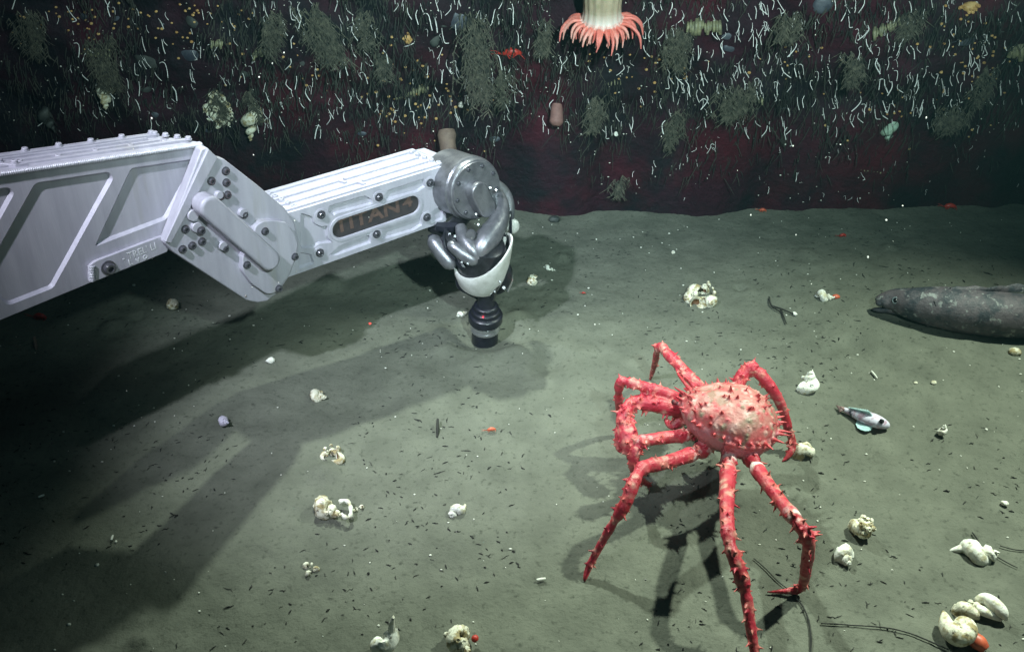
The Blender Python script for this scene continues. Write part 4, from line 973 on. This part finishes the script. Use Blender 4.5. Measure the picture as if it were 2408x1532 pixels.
def strand(pts, wpx, label, m='debris'):
    c = curve([tuple(G(*p) + V((0, 0, 0.003))) for p in pts], 5); bm = bmesh.new(); r = sz(wpx, V(c[0])) / 2
    tube(bm, [V(p) + V((0, 0, 0.001 * noise.noise(V(p) * 40))) for p in c], [r * (1 + 0.3 * noise.noise(V(p) * 90)) for p in c], 7); fix(bm)
    tag(obj('strand', bm, M[m], loc=V(c[0])), label, 'strand')
strand([(1862, 1400), (1885, 1425), (1900, 1460), (1906, 1500), (1905, 1545)], 4, 'dark curving strand running down from the tip of a crab leg')
strand([(1930, 1468), (1975, 1470), (2030, 1474), (2090, 1480), (2140, 1492), (2180, 1508), (2230, 1530)], 3.2, 'long thin dark strand between the crab and the horn shell')
strand([(2285, 1255), (2300, 1275), (2306, 1290)], 3, 'short dark strand above the hooked white shell')
strand([(2340, 1310), (2365, 1325), (2392, 1338)], 2.5, 'short dark strand below the hooked white shell')
strand([(2350, 1286), (2380, 1294), (2420, 1298)], 2.5, 'thin dark strand reaching out of the photo beside the hooked white shell')
strand([(1772, 1315), (1800, 1340), (1830, 1370), (1862, 1396)], 2.6, 'thin dark strip standing in for the shadow of a crab leg')  # dark strip laid where the leg's cast shadow falls
# small red animals
def redblob(px, py, spx, label, m='red', cat='shrimp', n=5, seed=0, wall=False, name='red_shrimp'):
    p = W(px, py) if wall else G(px, py); s = sz(spx, p); rr = random.Random(seed); bm = bmesh.new()
    ang = rr.uniform(-0.4, 0.4); d = V((math.cos(ang), 0.3 * math.sin(ang), 0.2 * math.sin(ang)))
    pts = [p + d * s * (t - 0.5) + V((0, -0.003, 0.004 + 0.15 * s * math.sin(t * 3.1))) for t in (0, .2, .45, .7, .9, 1)]
    tube(bm, pts, [s * k for k in (.06, .15, .2, .17, .1, .03)], 10)
    for i in range(6):
        b = pts[1 + i % 4]; tube(bm, [b, b + V((rr.uniform(-.1, .1), -.1, -.05)) * s * 1.2, b + V((rr.uniform(-.25, .25), -.15, -.28)) * s], [s * .04, s * .03, s * .012], 6)
    for i in range(2): tube(bm, [pts[0], pts[0] - d * s * .3 + V((0, -.1, .1 + .1 * i)) * s, pts[0] - d * s * .6 + V((0, -.1, .05 + .2 * i)) * s], [s * .03, s * .02, s * .01], 6)
    fix(bm); return tag(obj(name, bm, M[m], loc=p), label, cat)
redblob(97, 748, 34, 'dark red shrimp on the shaded silt below the upper arm', seed=1)
redblob(1980, 556, 18, 'small red shrimp on the far silt in front of the cliff', seed=2)
redblob(1792, 497, 18, 'orange shrimp at the foot of the cliff', m='orange', seed=3)
redblob(2232, 489, 30, 'bright red shrimp at the cliff foot above the big fish', seed=4)
redblob(1205, 131, 48, 'slender red shrimp clinging to the cliff under the hydroid clump', seed=5, wall=True)
redblob(1156, 1012, 22, 'tiny reddish crab on the silt at the border of the arm shadow', m='orange', seed=6, cat='crab', name='tiny_crab')
redblob(1372, 691, 10, 'tiny red shape standing in for a laser dot on silt behind the arm wrist', seed=8)  # no animal: red body put in for a faint laser spot
# red aiming lasers of the vehicle
for x, y, d in ((870, 760, None), (1135, 746, 1.75)):
    tgt = G(x, y) if d is None else P(x, y, d); src = V(tgt) + (CAM + V((0.12, 0.02, 0.22)) - V(tgt)).normalized() * 0.27
    l = spot('aiming_laser', src, tgt, 110 if d is None else 260, 1.0, 0.6, 0.0005, (1.0, 0.03, 0.04))

# ------------------------------------------------------------------ life on the cliff
snail(258, 224, 50, (150, 10, 20), 'white barnacled shell hanging on the dark cliff above the arm', tall=1.3, barn=7, seed=31, on_wall=True)
blob_shells_on = None
snail(592, 302, 58, (176, 8, 30), 'cream whelk with a brown band hanging spire down on the cliff', tall=1.35, seed=32, on_wall=True, rough=0.01)
snail(601, 390, 54, (170, -24, 60), 'greenish white whelk on the cliff behind the elbow', m='green', tall=1.35, seed=33, on_wall=True)
snail(122, 287, 46, (160, -20, 10), 'grey crusted shell on the darkest part of the cliff', m='limpet', tall=1.3, seed=34, on_wall=True, barn=4)
snail(2086, 316, 50, (178, -15, 40), 'greenish white snail shell on the cliff above the big fish', m='green', tall=1.2, seed=35, on_wall=True)
snail(1450, 313, 14, (90, 0, 30), 'tiny white shell stuck on the cliff under the pink stub', m='pale', seed=36, on_wall=True)
snail(1086, 245, 18, (100, 20, 30), 'small white shell stuck on the cliff beside the long hydroid clump', m='pale', seed=37, on_wall=True)
# crusted clump of barnacles
def crust(px, py, w_, h_, n, m, label, seed, name='barnacle_clump', cat='barnacles', conek=1.0):
    p = W(px, py); rr = random.Random(seed); bm = bmesh.new(); sx, sy = sz(w_, p) / 2, sz(h_, p) / 2
    ball(bm, p + V((0, 0.006, 0)), 1.0, 3, (sx * .8, 0.012, sy * .85), 0.25, seed)
    for i in range(n):
        a = rr.uniform(0, 6.28); r = math.sqrt(rr.random()); q = p + V((math.cos(a) * sx * r, -0.010 * (1 - r * .8), math.sin(a) * sy * r)); s = rr.uniform(.18, .34) * min(sx, sy) * 1.1
        d = V((math.cos(a) * r * .8, -1, math.sin(a) * r * .6 - .2)).normalized()
        lathe(bm, q - d * s * .5, d, [(s, 0), (s * .9, s * .6), (s * .55, s * 1.15 * conek), (s * .42, s * 1.1 * conek), (s * .2, s * .5)], 10)
    fix(bm); return tag(obj(name, bm, M[m], loc=p, sharp=50), label, cat)
crust(513, 258, 62, 84, 26, 'shell', 'big clump of cream barnacles under hydroids on the cliff above the arm', 3)
# limpets and flat shells
def limpet(px, py, w_, h_, ang, m, label, group=None, name='limpet', seed=0, high=0.30):
    p = W(px, py); a, b = sz(w_, p) / 2, sz(h_, p) / 2; bm = bmesh.new(); rings = []
    for k, (q, z) in enumerate(((1.0, 0), (0.96, .3), (0.80, .62), (0.52, .88), (0.2, 1.0))):
        rings.append([bm.verts.new((math.cos(t) * a * q * (1 + .05 * noise.noise(V((math.cos(t) * 2, math.sin(t) * 2, seed)))), -z * high * min(a, b) * 1.4 + 0.004, math.sin(t) * b * q * (1 + .06 * noise.noise(V((math.cos(t) * 2, math.sin(t) * 2, seed + 5)))))) for t in [2 * math.pi * i / 26 for i in range(26)]])
    for r1, r2 in zip(rings, rings[1:]):
        for i in range(26): bm.faces.new((r1[i], r1[(i + 1) % 26], r2[(i + 1) % 26], r2[i]))
    bm.faces.new(rings[-1]); bmesh.ops.transform(bm, verts=bm.verts, matrix=Matrix.Translation(p) @ Matrix.Rotation(R(ang), 4, 'Y')); fix(bm)
    return tag(obj(name, bm, M[m], loc=p), label, 'limpet', group)
BIG = [(347, 138, 66, 46, 25, 'limpet', 'largest smooth grey limpet on the cliff, above the upper arm'), (441, 126, 50, 38, 20, 'blue', 'bluish limpet beside the largest grey limpet'), (628, 52, 32, 46, 0, 'limpet', 'upright grey limpet with a pale centre high on the cliff'),
       (455, 50, 38, 36, -20, 'limpet', 'squarish grey stone with a white worm on it high on the cliff'), (1182, 73, 42, 20, 0, 'blue', 'flat bluish limpet between the hydroid clump and the big anemone'), (722, 155, 42, 20, 8, 'limpet', 'flat grey limpet below the diagonal fibrous clump'),
       (1722, 84, 52, 22, -6, 'blue', 'flat dark limpet, upper of two, among white worms'), (1725, 112, 50, 24, -4, 'blue', 'flat dark limpet, lower of two, among white worms'), (584, 172, 50, 22, 8, 'limpet', 'long grey limpet above the cream whelk'),
       (318, 12, 28, 18, 0, 'limpet', 'small grey limpet at the top edge of the photo'), (1075, 46, 58, 50, 30, 'blue', 'large bluish limpet left of the long hydroid clump'), (1940, 10, 58, 44, -30, 'blue', 'large bluish limpet at the top edge above the white worms'),
       (1020, 90, 26, 44, 0, 'limpet', 'narrow grey limpet hanging beside the diagonal fibrous clump'), (1398, 170, 44, 18, 0, 'limpet', 'flat dark limpet below the big anemone'), (340, 208, 30, 24, 0, 'limpet', 'small round grey limpet above the serrated arm edge'),
       (1850, 250, 60, 16, -5, 'blue', 'long thin bluish limpet in the middle of the worm field'), (2270, 95, 50, 30, 0, 'blue', 'blue-grey limpet under the orange crust'), (205, 45, 36, 24, 30, 'blue', 'bluish limpet above the dark corner of the cliff')]
for i, (x, y, a, b, an_, m, l) in enumerate(BIG): limpet(x, y, a, b, an_, m, l, seed=i)
rl = random.Random(21)
for i in range(46):
    x, y = rl.uniform(220, 2380), rl.uniform(20, 330); w_ = rl.uniform(14, 30)
    if 1290 < x < 1530 and y < 150: continue
    limpet(x, y, w_, w_ * rl.uniform(.4, .75), rl.uniform(-20, 20), rl.choice(['limpet', 'blue']), 'small dull limpet pressed flat on the rock among the white worms', 'small limpets on the cliff', seed=i)
# egg capsules and crusts
def capsules(px, py, w_, h_, ang, n, label, seed, m='capsule'):
    p = W(px, py); rr = random.Random(seed); bm = bmesh.new(); L = sz(w_ * .9, p); H = sz(h_ * .8, p)
    for i in range(n):
        f = (i + .5) / n - .5; q = p + V((f * L * math.cos(R(ang)), 0.004, -f * L * math.sin(R(ang)) + rr.uniform(-.12, .12) * H)); l = H * rr.uniform(.5, 1.15)
        tube(bm, [q + V((0, 0, l * .4)), q + V((rr.uniform(-.05, .05) * l, -.006, 0)), q + V((rr.uniform(-.12, .12) * l, -.010, -l * .55))], [l * .10, l * .17, l * .12], 8)
    fix(bm); return tag(obj('egg_capsules', bm, M[m], loc=p), label, 'egg capsules')
for a in ((612, 118, 46, 30, -25, 7, 'pale yellow row of egg capsules above the cream whelk', 1), (970, 213, 90, 26, -14, 12, 'long yellowish row of egg capsules beside the long hydroid clump', 2), (510, 100, 34, 30, 0, 6, 'short row of egg capsules beside the largest limpet', 3), (220, 120, 90, 26, 10, 10, 'olive egg capsules among hydroids over the dark cliff', 4),
          (1760, 233, 80, 22, 2, 9, 'row of yellow egg capsules low in the worm field', 5), (2055, 396, 80, 16, 8, 9, 'yellowish crust of egg capsules low on the cliff above the big fish', 6), (1655, 60, 90, 46, 0, 12, 'ragged pale egg capsules right of the big anemone', 7), (2085, 62, 70, 34, -28, 10, 'slanting olive row of egg capsules at the upper cliff', 8),
          (622, 282, 32, 12, 10, 6, 'tiny row of egg capsules beside the cream whelk', 9), (720, 358, 50, 14, 0, 8, 'faint yellow egg capsules low on the cliff over the forearm', 10), (1438, 193, 56, 12, 0, 7, 'thin pale row of egg capsules below the big anemone', 11), (2395, 110, 40, 60, 0, 6, 'pale egg capsules at the photo edge', 12)):
    capsules(*a)
crust(958, 92, 26, 30, 6, 'cup', 'small orange sponge ball at the top of the cliff', 8, name='orange_sponge', cat='sponge')
crust(2285, 18, 60, 30, 10, 'cup', 'orange brown encrusting sponge at the upper cliff', 9, name='orange_sponge', cat='sponge')
# hydroid bushes hanging from the rock
def bush(px, py, w_, h_, n, label, seed, slant=0.0, m='hydroid', thick=1.0, fan=0.0):
    p = W(px, py); rr = random.Random(seed); bm = bmesh.new(); wd, H = sz(w_, p), sz(h_, p)
    for i in range(int(n * 1.2)):
        f0 = rr.choice((-.28, -.05, .2)) + rr.gauss(0, .13); h0 = rr.random() ** 1.3 * 0.75; q = p + V((f0 * wd * (1 - .5 * h0) + slant * H * h0, -0.002, -H * h0)); L = H * (1 - h0) * rr.uniform(.15, .75); pts = [V(q)]; st = 6
        drift = slant + fan * f0 + rr.gauss(0, .16); bow = rr.gauss(0, .18)
        for k in range(st):
            pts.append(pts[-1] + V((L / st * (drift + bow * (k - 2.5) * .5 + rr.gauss(0, .22)), rr.uniform(-.004, .002), -L / st)))
        for k, v in enumerate(pts):
            wy = wall_y(v.x, v.z) - 0.003
            if v.y > wy: v.y = wy
        r = rr.uniform(.0006, .0015) * thick
        tube(bm, pts, [r * (1 - .6 * k / st) for k in range(st + 1)], 4, cap=False)
        for k in range(0, st, 1):
            for s_ in (-1, 1):
                if rr.random() < .8:
                    l = rr.uniform(.004, .014); b = pts[k].lerp(pts[k + 1], rr.random()); a_ = rr.gauss(0, .5)
                    tube(bm, [b, b + V((s_ * l * .5 + a_ * l * .3, -l * .3, -l * .5)), b + V((s_ * l * .7 + a_ * l, -l * .3, -l * 1.2))], [r * .8, r * .7, r * .4], 3, cap=False)
    return tag(obj('hydroid_bush', bm, M[m], loc=p), label, 'hydroid')
for a in ((1118, 25, 70, 275, 62, 'long olive hydroid bush hanging down the middle of the cliff', 1, 0.05), (720, 5, 120, 170, 60, 'dense fibrous hydroid curtain slanting across the upper cliff', 2, 0.45), (225, 80, 90, 150, 46, 'pale hydroid bush above the white barnacled shell', 3, 0.12),
          (515, 205, 50, 90, 26, 'hydroid tuft draped over the barnacle clump', 4, 0.0), (592, 205, 30, 90, 18, 'narrow hydroid tuft above the cream whelk', 5, 0.0), (640, 20, 60, 130, 26, 'sparse hydroid tuft behind the upright grey limpet', 6, -0.05),
          (1290, 40, 50, 100, 24, 'pale hydroid tuft left of the big anemone', 7, -0.1), (1600, 60, 80, 120, 34, 'hydroid fringe right of the big anemone', 8, 0.0), (1740, 190, 120, 110, 40, 'wide hydroid fringe below the two dark limpets', 9, -0.1), (2255, 245, 90, 80, 34, 'fan-shaped hydroid bush on the dim cliff above the big fish', 10, -0.15),
          (2010, 120, 70, 90, 26, 'hydroid tuft between white worms at the upper cliff', 11, 0.1), (900, 120, 40, 90, 18, 'thin hydroid tuft left of the long bush', 12, 0.0), (1410, 220, 70, 110, 26, 'dark hydroid tuft below the big anemone', 13, -0.1), (1600, 250, 60, 120, 24, 'dark hydroid tuft low on the cliff', 14, -0.15),
          (1860, 20, 90, 90, 30, 'hydroid fringe along the top edge among the worms', 15, 0.0), (2330, 150, 60, 120, 24, 'thin hydroid tuft at the dim end of the cliff', 16, 0.0), (60, 20, 100, 140, 34, 'dim hydroid fringe in the dark corner of the cliff', 17, 0.0), (1190, 150, 50, 120, 20, 'short hydroid tuft below the flat bluish limpet', 18, -0.1),
          (1460, 410, 40, 60, 14, 'small hydroid tuft near the cliff foot', 19, -0.1), (2150, 20, 80, 80, 24, 'hydroid fringe beside the orange crust', 20, 0.0), (860, 20, 60, 110, 22, 'grey hydroid tuft beside the orange sponge ball', 21, 0.0)):
    bush(*a)
# white tube worms: three hundred of them, each on its own
rw = random.Random(5)
WORMS = []
for i in range(24):
    bm = bmesh.new(); b1, b2, b3 = rw.gauss(0, .16), rw.gauss(0, .20), rw.gauss(0, .2); hook = rw.random()
    pts = [(0, 0, 0), (b1 * .5, -.10, -.33), (b1 * .3 + b2 * .4, -.16, -.66), (b2, -.15, -1.0)]
    if hook < .20: sg = rw.choice((-1, 1)); pts = [(.38 * sg, .05, .10), (.16 * sg, -.02, .16)] + pts
    elif hook < .28: pts = pts + [(b2 + rw.choice((-1, 1)) * .3, -.16, -1.02)]
    th = rw.uniform(.022, .036); c = curve(pts, 4); tube(bm, [V(p) for p in c], [th * (.75 + .4 * (j / len(c))) for j in range(len(c))], 7); fix(bm)
    WORMS.append(mesh_from(bm, 'tube_worm', M['tubeworm']))
def worm_density(x, y):
    if 1330 < x < 1505 and y < 115: return 0
    if y > 470: return 0
    d = 0.9
    if x < 160: d = 0.35
    if y > 300: d *= 0.35 if x < 1500 else 0.45
    if x > 1560 and y < 260: d *= 1.7
    if 620 < x < 1250 and 130 < y < 330: d *= 1.5
    if x < 620 and y < 90: d *= .7
    return d
n_w = 0; far_bm = bmesh.new()
while n_w < 900:
    x, y = rw.uniform(10, 2400), rw.uniform(-12, 470)
    if rw.random() * 1.8 > worm_density(x, y): continue
    if noise.noise(V((x / 75, y / 55, 3))) < -0.20: continue
    if x < 480 and y > 290: continue
    if 600 < x < 1180 and y > 400 - (x - 600) * .1: continue
    p = W(x, y); L = sz(rw.triangular(8, 38, 16) * (1 if y < 300 else .6), p)
    tilt = rw.gauss(-0.06 if x < 1700 else -0.10, .20); m = Matrix.Translation(p + V((0, -0.003, 0))) @ Matrix.Rotation(tilt, 4, 'Y') @ Matrix.Rotation(rw.uniform(-.6, .6), 4, 'Z') @ Matrix.Diagonal((max(L, .012) * .95, L, L, 1))
    if n_w < 300: pass
    WL = (L, m); n_w += 1
    WORMS.append(WL)
pl_ = [w for w in WORMS if isinstance(w, tuple)]; base = [w for w in WORMS if not isinstance(w, tuple)]
pl_.sort(key=lambda t: -t[0])
for i, (L, m) in enumerate(pl_[:300]):
    o = put('tube_worm', base[i * 7 % 24], m); tag(o, 'thin white worm tube hanging from the dark rock of the cliff', 'tube worm', 'white tube worms on the cliff')
for i, (L, m) in enumerate(pl_[300:]):
    t = bmesh.new(); t.from_mesh(base[i * 7 % 24]); t.transform(m); me = bpy.data.meshes.new('t'); t.to_mesh(me); t.free(); far_bm.from_mesh(me); bpy.data.meshes.remove(me)
tag(obj('tube_worm_turf', far_bm, M['tubeworm']), kind='stuff', label='shorter white worm tubes scattered between the larger ones', cat='tube worms')
# ochre cup polyps
bm = bmesh.new(); ball(bm, (0, 0, 0), 1, 2, (1, .8, .8)); lathe(bm, (0, -.55, 0), (0, -1, 0), [(.55, 0), (.5, .35), (.25, .35), (.2, .1)], 10); fix(bm)
CUP = mesh_from(bm, 'cup_polyp', M['cup'])
rc = random.Random(8); nc = 0; clusters = [(170, 40, 130, 50, 34), (420, 60, 160, 70, 44), (700, 150, 140, 70, 26), (960, 220, 110, 80, 52), (1050, 300, 90, 60, 24), (1560, 170, 160, 60, 28), (2290, 130, 90, 90, 46), (2120, 260, 160, 80, 26), (1900, 120, 120, 60, 12)]
for cx_, cy_, sx_, sy_, n_ in clusters:
    k = 0
    while k < n_:
        x, y = rc.gauss(cx_, sx_ * .6), rc.gauss(cy_, sy_ * .6)
        if not (0 < x < 2405 and 0 < y < 400) or (1330 < x < 1505 and y < 115): continue
        p = W(x, y); r = sz(rc.uniform(2.0, 4.3), p)
        o = put('cup_polyp', CUP, Matrix.Translation(p + V((0, -r * .4, 0))) @ Matrix.Scale(r, 4)); tag(o, 'tiny ochre cup polyp dotting the dark red rock', 'polyp', 'ochre cup polyps on the cliff'); k += 1
# fuzz that covers the rock
rf = random.Random(9); bm = bmesh.new()
for i in range(9500):
    x, y = rf.uniform(-100, 2500), rf.uniform(-60, 420)
    if noise.noise(V((x / 160, y / 110, 9))) < -0.05 - (0.3 if y > 130 else 0): continue
    if y > 330 and rf.random() < .6: continue
    p = W(x, y); L = sz(rf.uniform(6, 34) if rf.random() < .8 else rf.uniform(30, 55), p); sl = rf.gauss(-.05, .3)
    tube(bm, [p, p + V((sl * L * .5, -rf.uniform(.002, .006), -L * .5)), p + V((sl * L + rf.uniform(-.1, .1) * L, -rf.uniform(.001, .006), -L))], [.0011, .0009, .0004], 3, cap=False)
tag(obj('hydroid_turf', bm, M['turf'], smooth=True), kind='stuff', label='short dark hydroid turf covering the cliff rock', cat='hydroid turf')
# crumbs on the rock
bm = bmesh.new()
for i in range(900):
    x, y = rf.uniform(-60, 2460), rf.uniform(-40, 480); p = W(x, y); r = sz(rf.uniform(.7, 1.7), p)
    bmesh.ops.create_icosphere(bm, subdivisions=1, radius=r, matrix=Matrix.Translation(p + V((0, -r * .3, 0))) @ Matrix.Diagonal((rf.uniform(.7, 1.6), 1, rf.uniform(.7, 1.4), 1)))
tag(obj('cliff_grit', bm, M['grit']), kind='stuff', label='pale grains and specks sprinkled over the cliff', cat='grit')

# ------------------------------------------------------------------ litter on the silt
rd = random.Random(3); bm = bmesh.new()
for i in range(3600):
    x, y = rd.uniform(-0.9, 1.1), rd.uniform(.70, 1.95)
    if noise.noise(V((x * 4, y * 4, 1))) < -0.12 or rd.random() < (y - .8) * .45: continue
    L = rd.uniform(.0025, .010) * (2.0 if rd.random() < .07 else 1); a = rd.gauss(0.1, 1.0); d = V((math.cos(a), math.sin(a), 0)); z = gz(x, y); p = V((x, y, z + .0004))
    r = rd.uniform(.0004, .0010) * (1.6 if rd.random() < .08 else 1); b = d.cross(V((0, 0, 1))) * L * rd.uniform(-.3, .3)
    tube(bm, [p - d * L * .5, p + b * rd.uniform(-.6, .6) + V((0, 0, r)), p + d * L * .2 + b * .6, p + d * L * .5 + V((0, 0, rd.uniform(0, .0015)))], [r * .5, r * rd.uniform(.7, 1.2), r, r * .4], 5)
    if rd.random() < .15: tube(bm, [p, p + b + d * L * .1, p + b * 2.2 + d * L * .3], [r * .7, r * .6, r * .3], 4)
tag(obj('dark_litter', bm, M['debris'], smooth=True), kind='stuff', label='dark crumbs and broken stalks strewn over the silt', cat='litter')
bm = bmesh.new()
for i in range(420):
    x, y = rd.uniform(-1.0, 1.2), rd.uniform(.70, 2.0); r = rd.uniform(.0006, .0017) * (1.5 if rd.random() < .08 else 1)
    bmesh.ops.create_icosphere(bm, subdivisions=1, radius=r, matrix=Matrix.Translation((x, y, gz(x, y) + r * .5)) @ Matrix.Diagonal((rd.uniform(.7, 1.7), rd.uniform(.7, 1.4), .8, 1)))
tag(obj('white_grit', bm, M['grit']), kind='stuff', label='white grains scattered over the silt', cat='grit')

# drifting flakes in the water
bm = bmesh.new()
for i in range(70):
    p = P(rd.uniform(-200, 2600), rd.uniform(-50, 1500), rd.uniform(.7, 1.6))
    if p.z < .03: continue
    bmesh.ops.create_icosphere(bm, subdivisions=1, radius=rd.uniform(.0004, .0011), matrix=Matrix.Translation(p) @ Matrix.Diagonal((1, 1, rd.uniform(.5, 1.6), 1)))
tag(obj('drifting_flakes', bm, M['grit']), kind='stuff', label='pale flakes drifting in the water', cat='flakes')
# ------------------------------------------------------------------ the water itself: thin teal haze
hz = bpy.data.materials.new('sea_water_haze'); hz.use_nodes = True; nt = hz.node_tree
nt.nodes.remove(nt.nodes['Principled BSDF'])
pv = nt.nodes.new('ShaderNodeVolumePrincipled'); pv.inputs['Color'].default_value = (0.05, 0.13, 0.14, 1)
pv.inputs['Density'].default_value = 0.085; pv.inputs['Absorption Color'].default_value = (0.0, 0.72, 0.66, 1); pv.inputs['Anisotropy'].default_value = 0.3
nt.links.new(pv.outputs[0], nt.nodes['Material Output'].inputs['Volume'])
bm = bmesh.new(); bmesh.ops.create_cube(bm, size=1.0)
for v in bm.verts: v.co = V((v.co.x * 30, v.co.y * 30, -1.2 + (v.co.z + .5) * 4.2))
ho = obj('haze', bm, hz, smooth=False); tag(ho, 'thin blue-green haze of the deep water', 'haze', kind='stuff')
